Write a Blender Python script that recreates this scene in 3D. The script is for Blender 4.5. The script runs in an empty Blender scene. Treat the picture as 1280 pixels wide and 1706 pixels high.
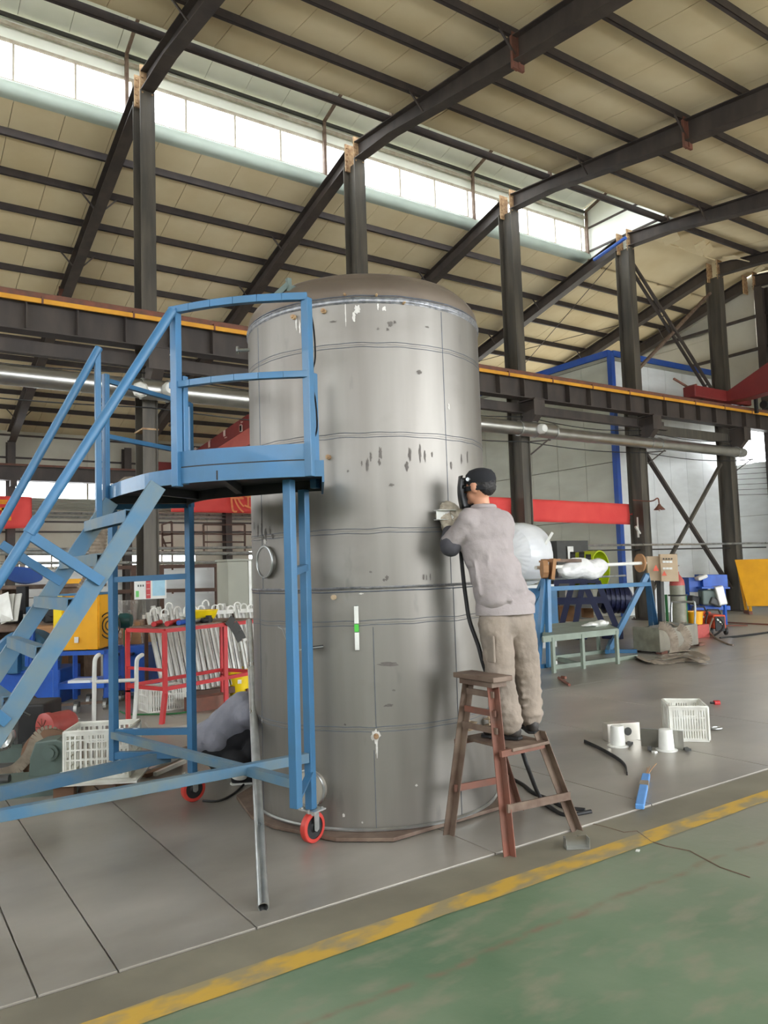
import bpy, bmesh, math, random
from mathutils import Vector, Matrix, noise
R = random.Random(7)
PI = math.pi
sc = bpy.context.scene
COL = sc.collection
# ------------------------------------------------------------------ camera
H = 1.6
CX, CY, F = 640.0, 853.0, 1281.0
_up = Vector((-548, 17053, 1281)).normalized()
_x = Vector((1900, 0, F)); _x.y = -(_x.x * _up.x + _x.z * _up.z) / _up.y; _x.normalize()
_y = _up.cross(_x)
if _y.z < 0: _y = -_y
MW = Matrix((_x, _y, _up))           # camera (right, up, forward) -> world
CAM = Vector((0, 0, H))
right = Vector((_x.x, _y.x, _up.x)); upv = Vector((_x.y, _y.y, _up.y)); fwd = Vector((_x.z, _y.z, _up.z))
cam = bpy.data.cameras.new('camera'); camo = bpy.data.objects.new('camera', cam); COL.objects.link(camo)
m3 = Matrix((right, upv, -fwd)).transposed()
camo.matrix_world = Matrix.Translation(CAM) @ m3.to_4x4()
cam.sensor_fit = 'VERTICAL'; cam.sensor_height = 36.0; cam.lens = 36.0 * F / 1706.0
cam.clip_start = 0.05; cam.clip_end = 400
sc.camera = camo
def ray(px, py): return MW @ Vector((px - CX, -(py - CY), F))
def onz(px, py, z=0.0):
    d = ray(px, py); return CAM + d * ((z - H) / d.z)
def ony(px, py, y):
    d = ray(px, py); return CAM + d * (y / d.y)
def onx(px, py, x):
    d = ray(px, py); return CAM + d * (x / d.x)
def onr(px, py, r):
    d = ray(px, py); return CAM + d * (r / math.hypot(d.x, d.y))
# ------------------------------------------------------------------ world, light, exposure
w = bpy.data.worlds.new('sky'); sc.world = w; w.use_nodes = True
wn = w.node_tree; bg = wn.nodes['Background']
bg.inputs[0].default_value = (0.93, 0.97, 1.0, 1); bg.inputs[1].default_value = 7.0
def area(name, loc, rot, sx, sy, power, col=(1, 1, 1)):
    l = bpy.data.lights.new(name, 'AREA'); l.shape = 'RECTANGLE'; l.size = sx; l.size_y = sy; l.energy = power; l.color = col
    o = bpy.data.objects.new(name, l); COL.objects.link(o); o.location = loc; o.rotation_euler = rot; return o
sc.view_settings.view_transform = 'Standard'; sc.view_settings.look = 'None'
sc.view_settings.gamma = 1; sc.view_settings.use_curve_mapping = False
sc.view_settings.exposure = 0.42
try:
    sc.cycles.use_denoising = True; sc.cycles.max_bounces = 10; sc.cycles.diffuse_bounces = 6
    sc.cycles.sample_clamp_indirect = 6; sc.cycles.caustics_reflective = False; sc.cycles.caustics_refractive = False
except Exception: pass
# ------------------------------------------------------------------ materials
def s2l(c): return tuple((v / 12.92 if v <= .04045 else ((v + .055) / 1.055) ** 2.4) for v in c)
def rgb(r, g, b): return s2l((r / 255, g / 255, b / 255))
MATS = {}
def mat(name, col, rough=.6, metal=0., col2=None, scale=6., amt=.5, bump=0., bscale=None, detail=5., stretch=(1, 1, 1), rvar=0., lo=.35, hi=.65, emit=0., alpha=1., trans=0., coat=0.):
    m = bpy.data.materials.new(name); m.use_nodes = True; nt = m.node_tree; N = nt.nodes; L = nt.links
    b = N['Principled BSDF']; b.inputs['Roughness'].default_value = rough; b.inputs['Metallic'].default_value = metal
    b.inputs['Base Color'].default_value = (*col, 1)
    if coat: b.inputs['Coat Weight'].default_value = coat
    if col2 is None: col2 = tuple(c * .72 for c in col)
    tc = N.new('ShaderNodeTexCoord'); mp = N.new('ShaderNodeMapping'); mp.inputs['Scale'].default_value = stretch
    L.new(tc.outputs['Object'], mp.inputs[0])
    n = N.new('ShaderNodeTexNoise'); n.inputs['Scale'].default_value = scale; n.inputs['Detail'].default_value = detail
    L.new(mp.outputs[0], n.inputs['Vector'])
    r = N.new('ShaderNodeValToRGB'); r.color_ramp.elements[0].position = lo; r.color_ramp.elements[1].position = hi
    r.color_ramp.elements[0].color = (*col2, 1); r.color_ramp.elements[1].color = (*col, 1)
    L.new(n.outputs[0], r.inputs[0])
    mx = N.new('ShaderNodeMixRGB'); mx.inputs[0].default_value = amt; mx.inputs[1].default_value = (*col, 1)
    L.new(r.outputs[0], mx.inputs[2]); L.new(mx.outputs[0], b.inputs['Base Color'])
    if rvar:
        mr = N.new('ShaderNodeMapRange'); mr.inputs[3].default_value = rough - rvar; mr.inputs[4].default_value = rough + rvar
        mr.inputs[1].default_value = .3; mr.inputs[2].default_value = .7
        L.new(n.outputs[0], mr.inputs[0]); L.new(mr.outputs[0], b.inputs['Roughness'])
    if bump:
        n2 = N.new('ShaderNodeTexNoise'); n2.inputs['Scale'].default_value = bscale or scale * 4; n2.inputs['Detail'].default_value = 6
        L.new(mp.outputs[0], n2.inputs['Vector']); bp = N.new('ShaderNodeBump'); bp.inputs['Strength'].default_value = bump
        bp.inputs['Distance'].default_value = .01; L.new(n2.outputs[0], bp.inputs['Height']); L.new(bp.outputs[0], b.inputs['Normal'])
    if emit: b.inputs['Emission Color'].default_value = (*col, 1); b.inputs['Emission Strength'].default_value = emit
    if alpha < 1: b.inputs['Alpha'].default_value = alpha
    if trans: b.inputs['Transmission Weight'].default_value = trans
    MATS[name] = m; return m
M = {}
M['steel_dark'] = mat('dark painted steel', rgb(62, 55, 52), .55, .1, rgb(88, 78, 70), 3, .6, .15, stretch=(1, 1, .35))
M['steel_col'] = mat('column steel', rgb(72, 68, 62), .55, .1, rgb(104, 96, 84), 3, .7, .15, stretch=(2, 2, .25))
M['purlin'] = mat('purlin steel', rgb(56, 50, 50), .6, .1, rgb(76, 66, 62), 4, .6)
M['roof'] = mat('cream insulation', rgb(226, 210, 174), .85, 0, rgb(212, 192, 150), .9, .7, .12, 3)
M['roofback'] = mat('roof backing', rgb(120, 112, 96), .9)
M['monroof'] = mat('pale green roofing', rgb(245, 247, 238), .8, 0, rgb(230, 234, 220), 1.2, .6)
M['flash'] = mat('pale green flashing', rgb(190, 202, 192), .5, 0, rgb(170, 184, 172), 1.2, .6)
M['winframe'] = mat('window frame paint', rgb(186, 180, 165), .6, 0, rgb(140, 120, 98), 6, .5)
M['rustcream'] = mat('rusty cream bolts', rgb(190, 160, 120), .7, 0, rgb(120, 80, 55), 14, .7)
M['glass'] = mat('thin window pane', (0.9, .95, .95), .1, 0, amt=.0, alpha=.12)
M['gblue'] = mat('blue paint', rgb(57, 112, 155), .45, .05, rgb(60, 102, 132), 5, .7, .1, coat=.15)
M['gblue_dusty'] = mat('dusty blue paint', rgb(70, 112, 142), .55, .05, rgb(112, 122, 118), 5, .8, .1)
M['dblue'] = mat('royal blue paint', rgb(34, 92, 190), .45, 0, rgb(26, 70, 150), 5, .6)
M['beamblue'] = mat('cobalt beam paint', rgb(40, 84, 176), .5, 0, rgb(66, 100, 160), 3, .6)
M['navy'] = mat('navy machine paint', rgb(30, 36, 70), .4, .1)
M['ochre'] = mat('ochre sheet metal', rgb(238, 172, 14), .45, 0, rgb(214, 150, 20), 3, .6)
M['yellow'] = mat('yellow plastic', rgb(245, 214, 20), .4, 0, rgb(220, 180, 20), 6, .4)
M['conductor'] = mat('yellow conductor rail', rgb(232, 168, 52), .5, 0, rgb(196, 132, 40), 2, .6)
M['red'] = mat('red paint', rgb(200, 44, 48), .5, 0, rgb(168, 48, 48), 6, .6)
M['craner'] = mat('crane red paint', rgb(126, 42, 40), .5, 0, rgb(104, 34, 36), 1.5, .6)
M['cranelight'] = mat('crane faded red paint', rgb(190, 92, 80), .55, 0, rgb(170, 76, 68), 1.5, .6)
M['white'] = mat('white paint', rgb(232, 232, 226), .45, 0, rgb(205, 205, 198), 6, .5)
M['crate'] = mat('white crate plastic', rgb(232, 232, 224), .5, 0, rgb(196, 192, 180), 8, .6)
M['black'] = mat('black rubber', rgb(24, 24, 26), .6, 0, rgb(44, 42, 42), 8, .5)
M['blackgloss'] = mat('black plastic', rgb(22, 22, 24), .3)
M['wheelred'] = mat('red polyurethane tyre', rgb(204, 66, 56), .45)
M['galv'] = mat('galvanised steel', rgb(196, 198, 196), .34, .85, rgb(150, 152, 150), 7, .7, .1, rvar=.08)
M['duct'] = mat('galvanised duct', rgb(188, 188, 184), .3, .9, rgb(160, 158, 152), 3, .6)
M['rust'] = mat('rusty brown steel', rgb(110, 80, 68), .7, .2, rgb(140, 86, 70), 6, .8, .25)
M['rustgrey'] = mat('weathered brown steel', rgb(126, 108, 94), .6, .2, rgb(92, 70, 58), 7, .8, .25)
M['brownframe'] = mat('brown rack steel', rgb(84, 60, 50), .7, 0, rgb(104, 80, 66), 5, .6)
M['wall'] = mat('cream wall panel', rgb(206, 202, 186), .6, 0, rgb(188, 182, 164), 1.2, .6, .05)
M['wallwhite'] = mat('white wall panel', rgb(238, 241, 240), .45, 0, rgb(222, 224, 222), 1.5, .6, .12, 2, stretch=(1, 1, 3))
M['wallgrey'] = mat('grey film covered panel', rgb(204, 206, 192), .5, 0, rgb(184, 184, 170), .8, .7, .2, 2, stretch=(1, 1, 3))
M['corr'] = mat('grey corrugated sheet', rgb(168, 168, 154), .5, .1, rgb(140, 140, 126), 1, .5)
M['banner'] = mat('red banner cloth', rgb(236, 84, 78), .7, 0, rgb(222, 62, 62), 1.5, .6, .25, 3)
M['skin'] = mat('skin', rgb(206, 150, 120), .55, 0, rgb(188, 126, 98), 9, .4)
M['hair'] = mat('black hair', rgb(22, 20, 20), .6, 0, rgb(40, 36, 34), 40, .6, .6, 90)
M['jacket'] = mat('dusty grey mauve cotton', rgb(164, 154, 153), .9, 0, rgb(146, 137, 136), 5, .6, .3, 60)
M['trousers'] = mat('dusty khaki grey cotton', rgb(154, 140, 127), .9, 0, rgb(130, 119, 109), 5, .8, .3, 60)
M['shirt'] = mat('lilac grey cotton', rgb(140, 140, 150), .9, 0, rgb(122, 122, 134), 5, .6, .3, 60)
M['darkcloth'] = mat('black cloth', rgb(22, 22, 26), .9, 0, rgb(34, 34, 38), 8, .5)
M['cuff'] = mat('dark grey sleeve guard', rgb(74, 72, 78), .9)
M['glove'] = mat('dirty white cotton glove', rgb(196, 186, 168), .9, 0, rgb(130, 118, 102), 26, .7, .3, 80)
M['shoe'] = mat('brown black shoe leather', rgb(46, 40, 36), .6)
M['gtable'] = mat('grey green painted steel', rgb(134, 146, 132), .55, 0, rgb(112, 120, 108), 4, .6)
M['mgreen'] = mat('machine grey green paint', rgb(96, 112, 106), .5, 0, rgb(80, 92, 86), 5, .6)
M['lime'] = mat('lime green paint', rgb(190, 208, 36), .4)
M['beige'] = mat('beige enclosure paint', rgb(190, 168, 138), .5, 0, rgb(172, 148, 118), 5, .5)
M['card'] = mat('brown cardboard', rgb(176, 132, 92), .8, 0, rgb(150, 108, 72), 6, .6)
M['film'] = mat('clear wrapping film', rgb(236, 236, 234), .25, 0, rgb(205, 205, 205), 6, .7, .8, 9)
M['wrap'] = mat('white wrapping film', rgb(232, 234, 236), .3, 0, rgb(214, 216, 220), 3, .6, .6, 5)
M['cyl'] = mat('grey green cylinder paint', rgb(142, 142, 124), .5, 0, rgb(110, 104, 90), 6, .7)
M['strap'] = mat('dirty webbing', rgb(150, 138, 122), .9, 0, rgb(112, 98, 84), 9, .8, .3, 50)
M['orange'] = mat('orange machine paint', rgb(216, 78, 34), .5, 0, rgb(170, 60, 34), 6, .6)
M['alu'] = mat('white aluminium profile', rgb(214, 214, 208), .4, .3, rgb(180, 178, 170), 5, .6)
M['green'] = mat('green paint', rgb(42, 110, 60), .5)
M['gband'] = mat('bright green vial', rgb(90, 200, 80), .3)
M['bluerod'] = mat('light blue rod pack', rgb(96, 152, 214), .4, 0, rgb(80, 132, 200), 12, .5)
M['steelplain'] = mat('bare steel sheet', rgb(160, 158, 150), .32, .8, rgb(124, 122, 114), 3, .7, .1, rvar=.08)
M['stainless'] = mat('stainless disc', rgb(214, 210, 200), .28, .8, rgb(180, 176, 168), 4, .5)
M['brick'] = mat('brown block', rgb(122, 92, 72), .85)
M['concrete'] = mat('grey factory concrete', rgb(172, 168, 156), .45, 0, rgb(148, 144, 132), 1.3, .8, .06, rvar=.05)
M['letters_o'] = mat('orange letter print', rgb(250, 150, 96), .7)
M['letters_y'] = mat('yellow letter print', rgb(240, 160, 30), .7)
M['letters_w'] = mat('white letter print', rgb(226, 200, 190), .7)
M['darkgrey'] = mat('dark grey metal', rgb(72, 72, 70), .5, .3)
M['teal'] = mat('dark teal fan paint', rgb(40, 92, 92), .4)
M['signblue'] = mat('pale blue print', rgb(160, 204, 224), .5)
M['motorred'] = mat('faded red motor paint', rgb(186, 84, 78), .5, 0, rgb(150, 60, 56), 7, .6)
# steel floor plates: brushed, reflective, dull stains
def plate_mat():
    m = mat('scuffed steel floor plate', rgb(174, 168, 158), .33, .3, rgb(128, 122, 112), .9, .9, .03, 12, stretch=(1, 1.6, 1), rvar=.05, lo=.3, hi=.72)
    return m
M['plate'] = plate_mat()
def green_mat():
    m = bpy.data.materials.new('worn green floor paint'); m.use_nodes = True; nt = m.node_tree; N = nt.nodes; L = nt.links
    b = N['Principled BSDF']; tc = N.new('ShaderNodeTexCoord')
    def nz(s, d=6, st=(1, 1, 1)):
        mp = N.new('ShaderNodeMapping'); mp.inputs['Scale'].default_value = st; L.new(tc.outputs['Object'], mp.inputs[0])
        n = N.new('ShaderNodeTexNoise'); n.inputs['Scale'].default_value = s; n.inputs['Detail'].default_value = d; L.new(mp.outputs[0], n.inputs['Vector']); return n.outputs[0]
    def ramp(i, a, c):
        r = N.new('ShaderNodeMapRange'); r.inputs[1].default_value = a; r.inputs[2].default_value = c; L.new(i, r.inputs[0]); return r.outputs[0]
    def mix(f, a, c):
        x = N.new('ShaderNodeMixRGB')
        if isinstance(f, float): x.inputs[0].default_value = f
        else: L.new(f, x.inputs[0])
        for i, v in ((1, a), (2, c)):
            if isinstance(v, tuple): x.inputs[i].default_value = (*v, 1)
            else: L.new(v, x.inputs[i])
        return x.outputs[0]
    g = mix(ramp(nz(1.2), .35, .65), rgb(86, 110, 84), rgb(116, 130, 106))
    g = mix(ramp(nz(3.5, 8, (1, 2.2, 1)), .5, .72), g, rgb(128, 128, 108))
    sx = N.new('ShaderNodeSeparateXYZ'); L.new(tc.outputs['Object'], sx.inputs[0])
    # paint wears off toward the aisle's far end
    ad = N.new('ShaderNodeMath'); ad.operation = 'MULTIPLY_ADD'; ad.inputs[1].default_value = .9; ad.inputs[2].default_value = 0
    L.new(nz(1.5), ad.inputs[0])
    s2 = N.new('ShaderNodeMath'); s2.operation = 'ADD'; L.new(sx.outputs[0], s2.inputs[0]); L.new(ad.outputs[0], s2.inputs[1])
    wv = ramp(s2.outputs[0], 3.2, 5.2)
    g = mix(wv, g, rgb(132, 130, 116))
    # brown scrape running parallel to the yellow line
    y1 = N.new('ShaderNodeMath'); y1.operation = 'MULTIPLY_ADD'; y1.inputs[1].default_value = .22; L.new(nz(1.7, 6), y1.inputs[0]); L.new(sx.outputs[1], y1.inputs[2])
    y2 = N.new('ShaderNodeMath'); y2.operation = 'SUBTRACT'; y2.inputs[1].default_value = 2.56 + .11; L.new(y1.outputs[0], y2.inputs[0])
    y3 = N.new('ShaderNodeMath'); y3.operation = 'ABSOLUTE'; L.new(y2.outputs[0], y3.inputs[0])
    band = N.new('ShaderNodeMapRange'); band.inputs[1].default_value = .03; band.inputs[2].default_value = .0; L.new(y3.outputs[0], band.inputs[0])
    br = N.new('ShaderNodeMath'); br.operation = 'MULTIPLY'; L.new(band.outputs[0], br.inputs[0]); L.new(ramp(nz(7, 8), .38, .6), br.inputs[1])
    g = mix(br.outputs[0], g, rgb(118, 98, 80))
    L.new(g, b.inputs['Base Color']); b.inputs['Roughness'].default_value = .42
    n2 = N.new('ShaderNodeBump'); n2.inputs['Strength'].default_value = .15; n2.inputs['Distance'].default_value = .01; L.new(nz(14, 8), n2.inputs['Height']); L.new(n2.outputs[0], b.inputs['Normal'])
    return m
M['greenfloor'] = green_mat()
M['yline'] = mat('worn yellow line paint', rgb(186, 150, 62), .55, 0, rgb(142, 130, 100), 5, .95, .1, lo=.40, hi=.56, stretch=(1, 2, 1))
M['strip'] = mat('bare concrete strip', rgb(126, 120, 104), .5, 0, rgb(104, 98, 84), 2, .8, .1)
# tank shell: cylinder-bent stainless sheet with vertical streaks, smudges
def tank_mat():
    m = bpy.data.materials.new('bent stainless shell'); m.use_nodes = True; nt = m.node_tree; N = nt.nodes; L = nt.links
    b = N['Principled BSDF']; tc = N.new('ShaderNodeTexCoord')
    def nz(s, st, d=5):
        mp = N.new('ShaderNodeMapping'); mp.inputs['Scale'].default_value = st; L.new(tc.outputs['Object'], mp.inputs[0])
        n = N.new('ShaderNodeTexNoise'); n.inputs['Scale'].default_value = s; n.inputs['Detail'].default_value = d; L.new(mp.outputs[0], n.inputs['Vector']); return n.outputs[0]
    def ramp(i, a, c, lo=0., hi=1.):
        r = N.new('ShaderNodeMapRange'); r.inputs[1].default_value = a; r.inputs[2].default_value = c; r.inputs[3].default_value = lo; r.inputs[4].default_value = hi; L.new(i, r.inputs[0]); return r.outputs[0]
    def mix(f, a, c):
        x = N.new('ShaderNodeMixRGB'); L.new(f, x.inputs[0])
        for i, v in ((1, a), (2, c)):
            if isinstance(v, tuple): x.inputs[i].default_value = (*v, 1)
            else: L.new(v, x.inputs[i])
        return x.outputs[0]
    g = mix(ramp(nz(3.2, (1, 1, .1)), .35, .65), rgb(126, 121, 115), rgb(144, 140, 134))
    g = mix(ramp(nz(1.5, (1, 1, 1.4), 7), .56, .75, 0, .5), g, rgb(112, 106, 99))
    g = mix(ramp(nz(7, (1, 1, .35), 8), .66, .76, 0, .45), g, rgb(96, 92, 90))
    L.new(g, b.inputs['Base Color']); b.inputs['Metallic'].default_value = .7
    L.new(ramp(nz(5, (1, 1, .15)), .3, .7, .40, .52), b.inputs['Roughness'])
    bp = N.new('ShaderNodeBump'); bp.inputs['Strength'].default_value = .08; bp.inputs['Distance'].default_value = .02
    L.new(nz(2.2, (1, 1, .6), 3), bp.inputs['Height']); L.new(bp.outputs[0], b.inputs['Normal'])
    return m
M['tank'] = tank_mat()
M['weld'] = mat('weld seam', rgb(156, 156, 158), .35, .7, rgb(104, 106, 114), 30, .7, .6, 60)
M['seam'] = mat('blued seam', rgb(104, 112, 126), .45, .5, rgb(84, 84, 90), 20, .6)
M['soot'] = mat('marker smudge', rgb(92, 86, 82), .7, .2, rgb(120, 114, 108), 30, .6)
M['chalk'] = mat('white dye mark', rgb(216, 212, 206), .7, 0, rgb(176, 172, 166), 30, .6)
M['dome'] = mat('pressed steel head', rgb(126, 114, 102), .46, .5, rgb(104, 92, 82), 2.5, .7, rvar=.06)
# ------------------------------------------------------------------ geometry helpers
def V(*a): return Vector(a)
def BM(): return bmesh.new()
def obj(name, bm, m, parent=None, label=None, bevel=0, smooth=False, kind=None):
    me = bpy.data.meshes.new(name); bmesh.ops.recalc_face_normals(bm, faces=bm.faces[:]); bm.to_mesh(me); bm.free()
    o = bpy.data.objects.new(name, me); COL.objects.link(o)
    if m is not None: me.materials.append(M[m] if isinstance(m, str) else m)
    if parent is not None: o.parent = parent; o.matrix_parent_inverse = Matrix.Translation(-parent.location) if parent.type == 'EMPTY' else Matrix.Identity(4)
    if label: o['label'] = label
    if kind: o['kind'] = kind
    if bevel:
        b = o.modifiers.new('bevel', 'BEVEL'); b.width = bevel; b.segments = 2; b.limit_method = 'ANGLE'
    if smooth:
        for p in me.polygons: p.use_smooth = True
        try: me.set_sharp_from_angle(angle=math.radians(38))
        except Exception: pass
    return o
def thing(name, label, cat, loc=(0, 0, 0), group=None):
    o = bpy.data.objects.new(name, None); COL.objects.link(o); o.location = loc; o.empty_display_size = .1
    o['label'] = label; o['category'] = cat
    if group: o['group'] = group
    return o
def tag(o, label, cat, group=None):
    o['label'] = label; o['category'] = cat
    if group: o['group'] = group
    return o
def dup(root, delta, label=None):
    # copy of a thing with copies of its parts and sub-parts, shifted by delta
    def rec(o, par):
        c = o.copy(); COL.objects.link(c)
        if par is not None: c.parent = par
        for ch in list(o.children): rec(ch, c)
        return c
    kids = list(root.children)
    c = root.copy(); COL.objects.link(c); c.location = root.location + Vector(delta)
    if label: c['label'] = label
    for k in kids: rec(k, c)
    return c
def box(bm, c, s, rot=None):
    r = bmesh.ops.create_cube(bm, size=1)
    mt = Matrix.Translation(Vector(c)) @ ((rot.to_4x4()) if rot is not None else Matrix.Identity(4)) @ Matrix.Diagonal((*s, 1))
    bmesh.ops.transform(bm, matrix=mt, verts=r['verts']); return r['verts']
def rz(a): return Matrix.Rotation(a, 3, 'Z')
def frame(d, upd=Vector((0, 0, 1))):
    z = d.normalized()
    if abs(z.dot(upd)) > .98: upd = Vector((1, 0, 0)) if abs(z.x) < .9 else Vector((0, 1, 0))
    x = upd.cross(z).normalized(); y = z.cross(x)
    return Matrix((x, y, z)).transposed()
def bar(bm, a, b, w, h=None, upd=Vector((0, 0, 1))):
    a = Vector(a); b = Vector(b); h = h or w
    return box(bm, (a + b) / 2, (w, h, (b - a).length), frame(b - a, Vector(upd)))
def ibeam(bm, a, b, w, h, t=.012, upd=Vector((0, 0, 1)), tf=None):
    # flanges width w, depth h along upd
    a = Vector(a); b = Vector(b); f = frame(b - a, Vector(upd)); mid = (a + b) / 2; ln = (b - a).length; tf = tf or t * 1.4
    y = f @ Vector((0, 1, 0))
    box(bm, mid, (t, h - 2 * tf, ln), f)
    box(bm, mid + y * (h / 2 - tf / 2), (w, tf, ln), f); box(bm, mid - y * (h / 2 - tf / 2), (w, tf, ln), f)
def tube(bm, pts, r, n=10, caps=True, closed=False):
    pts = [Vector(p) for p in pts]; rings = []
    rr = r if isinstance(r, (list, tuple)) else [r] * len(pts)
    prev = None
    for i, p in enumerate(pts):
        if closed: d = pts[(i + 1) % len(pts)] - pts[i - 1]
        else: d = (pts[min(i + 1, len(pts) - 1)] - pts[max(i - 1, 0)])
        d.normalize()
        if prev is None:
            u = Vector((0, 0, 1)) if abs(d.z) < .9 else Vector((1, 0, 0)); x = u.cross(d).normalized()
        else:
            x = (prev - d * prev.dot(d)).normalized()
        prev = x; y = d.cross(x)
        rings.append([bm.verts.new(p + (x * math.cos(2 * PI * k / n) + y * math.sin(2 * PI * k / n)) * rr[i]) for k in range(n)])
    m = len(rings)
    for i in range(m if closed else m - 1):
        A, B = rings[i], rings[(i + 1) % m]
        for k in range(n): bm.faces.new((A[k], A[(k + 1) % n], B[(k + 1) % n], B[k]))
    if caps and not closed:
        bm.faces.new(rings[0][::-1]); bm.faces.new(rings[-1])
def spline(pts, n=6):
    pts = [Vector(p) for p in pts]; out = []
    for i in range(len(pts) - 1):
        p0 = pts[max(i - 1, 0)]; p1 = pts[i]; p2 = pts[i + 1]; p3 = pts[min(i + 2, len(pts) - 1)]
        for k in range(n):
            t = k / n
            out.append(.5 * ((2 * p1) + (p2 - p0) * t + (2 * p0 - 5 * p1 + 4 * p2 - p3) * t * t + (3 * p1 - p0 - 3 * p2 + p3) * t ** 3))
    out.append(pts[-1]); return out
def lathe(bm, prof, n=32, c=(0, 0, 0), mt=None, a0=0, a1=2 * PI):
    full = abs(a1 - a0 - 2 * PI) < 1e-4; k = n if full else n + 1; rings = []
    for r, z in prof:
        if r < 1e-5: v = bm.verts.new((0, 0, z)); rings.append([v] * k)
        else: rings.append([bm.verts.new((r * math.cos(a0 + (a1 - a0) * i / n), r * math.sin(a0 + (a1 - a0) * i / n), z)) for i in range(k)])
    for A, B in zip(rings, rings[1:]):
        for i in range(n):
            j = (i + 1) % k; q = []
            for v in (A[i], A[j], B[j], B[i]):
                if v not in q: q.append(v)
            if len(q) > 2:
                try: bm.faces.new(q)
                except ValueError: pass
    vs = {v for ring in rings for v in ring}
    t = Matrix.Translation(Vector(c)) @ (mt.to_4x4() if mt is not None else Matrix.Identity(4))
    bmesh.ops.transform(bm, matrix=t, verts=list(vs))
def cyl(bm, a, b, r, n=24, r2=None):
    a = Vector(a); b = Vector(b); L = (b - a).length; r2 = r if r2 is None else r2
    lathe(bm, [(0, 0), (r, 0), (r2, L), (0, L)], n, a, frame(b - a))
def prism(bm, poly, thick, origin=(0, 0, 0), ax=Vector((1, 0, 0)), ay=Vector((0, 1, 0))):
    ax = Vector(ax); ay = Vector(ay); nz_ = ax.cross(ay).normalized(); o = Vector(origin)
    A = [bm.verts.new(o + ax * p[0] + ay * p[1]) for p in poly]; B = [bm.verts.new(v.co + nz_ * thick) for v in A]
    bm.faces.new(A[::-1]); bm.faces.new(B)
    for i in range(len(A)): j = (i + 1) % len(A); bm.faces.new((A[i], A[j], B[j], B[i]))
def one(fn, *a, **k):
    bm = BM(); fn(bm, *a, **k); return bm
def many(*calls):
    bm = BM()
    for c in calls: c[0](bm, *c[1:])
    return bm
def mesh_text(txt, size, mt, name, m, parent, extrude=.004):
    cu = bpy.data.curves.new('text', 'FONT'); cu.body = txt; cu.size = size; cu.extrude = extrude; cu.align_x = 'CENTER'; cu.align_y = 'CENTER'
    t = bpy.data.objects.new('text', cu); COL.objects.link(t)
    dg = bpy.context.evaluated_depsgraph_get(); me = bpy.data.meshes.new_from_object(t.evaluated_get(dg)); bpy.data.objects.remove(t)
    me.transform(mt); me.materials.clear(); me.materials.append(M[m]); o = bpy.data.objects.new(name, me); COL.objects.link(o)
    if parent is not None: o.parent = parent; o.matrix_parent_inverse = Matrix.Translation(-parent.location)
    return o
def structure(o): o['kind'] = 'structure'; return o
def cont(name, loc=(0, 0, 0), kind=None):
    o = bpy.data.objects.new(name, None); COL.objects.link(o); o.location = loc
    if kind: o['kind'] = kind
    return o
# ================================================================== THE BUILDING
X0, X1 = -7.0, 24.5
RIDGE = 13.7
def zfar(y): return 10.9 - .26 * (y - RIDGE)       # underside of the purlins
def znear(y): return 10.9 - .125 * (RIDGE - y)
# ---- floor
fl = cont('floor', (0, 0, 0), 'structure')
obj('concrete_base', one(box, (12, 12, -.253), (60, 46, .5)), 'concrete', fl)
obj('green_painted_slab', one(box, (6, -1.9, -.03), (34, 9.72, .06)), 'greenfloor', fl, 'green painted concrete worn to grey')
obj('concrete_strip', one(box, (6, 3.17, -.028), (34, .32, .06)), 'strip', fl, 'bare grey concrete strip')
bm = BM()
for i in range(128):
    x = -9 + .25 * i
    a, b = x, x + .25
    q = [bm.verts.new(p) for p in ((a, 2.915 + .016 * noise.noise(V(a * 2, 5, 0)), .0032), (b, 2.915 + .016 * noise.noise(V(b * 2, 5, 0)), .0032), (b, 3.055 + .012 * noise.noise(V(b * 2, 0, 0)), .0032), (a, 3.055 + .012 * noise.noise(V(a * 2, 0, 0)), .0032))]
    bm.faces.new(q)
bmesh.ops.remove_doubles(bm, verts=bm.verts[:], dist=.001)
obj('yellow_line', bm, 'yline', fl, 'worn yellow painted line')
# cracks in the green slab
for pts in ([(975, 1370), (1010, 1378), (1040, 1387), (1062, 1385), (1085, 1402), (1110, 1410), (1150, 1418), (1200, 1445), (1250, 1462)],):
    bm = BM(); tube(bm, [onz(px, py, .001) for px, py in pts], .004, 5); obj('crack_repair', bm, 'rustgrey', fl)
# steel floor plates with open joints
px_edges = [-5.5, -4.0, -2.45, -.9, .575, .88, 1.49, 2.93, 4.3, 5.75, 7.2, 8.7]
k = 0
for i in range(len(px_edges) - 1):
    a, b = px_edges[i], px_edges[i + 1]
    for (c, d) in ((3.33, 7.1), (7.1, 10.6)):
        bm = BM(); g = .004; box(bm, ((a + b) / 2, (c + d) / 2, .006 + .0007 * R.random()), (b - a - 2 * g, d - c - 2 * g, .012))
        o = obj('floor_plate', bm, 'plate', fl, bevel=.002)
for (a, b) in [(8.7, 11.6), (11.6, 14.5)]:
    for (c, d) in ((3.33, 7.1), (7.1, 10.6)):
        bm = BM(); box(bm, ((a + b) / 2, (c + d) / 2, .006), (b - a - .008, d - c - .008, .012)); obj('floor_plate', bm, 'plate', fl)
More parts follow.
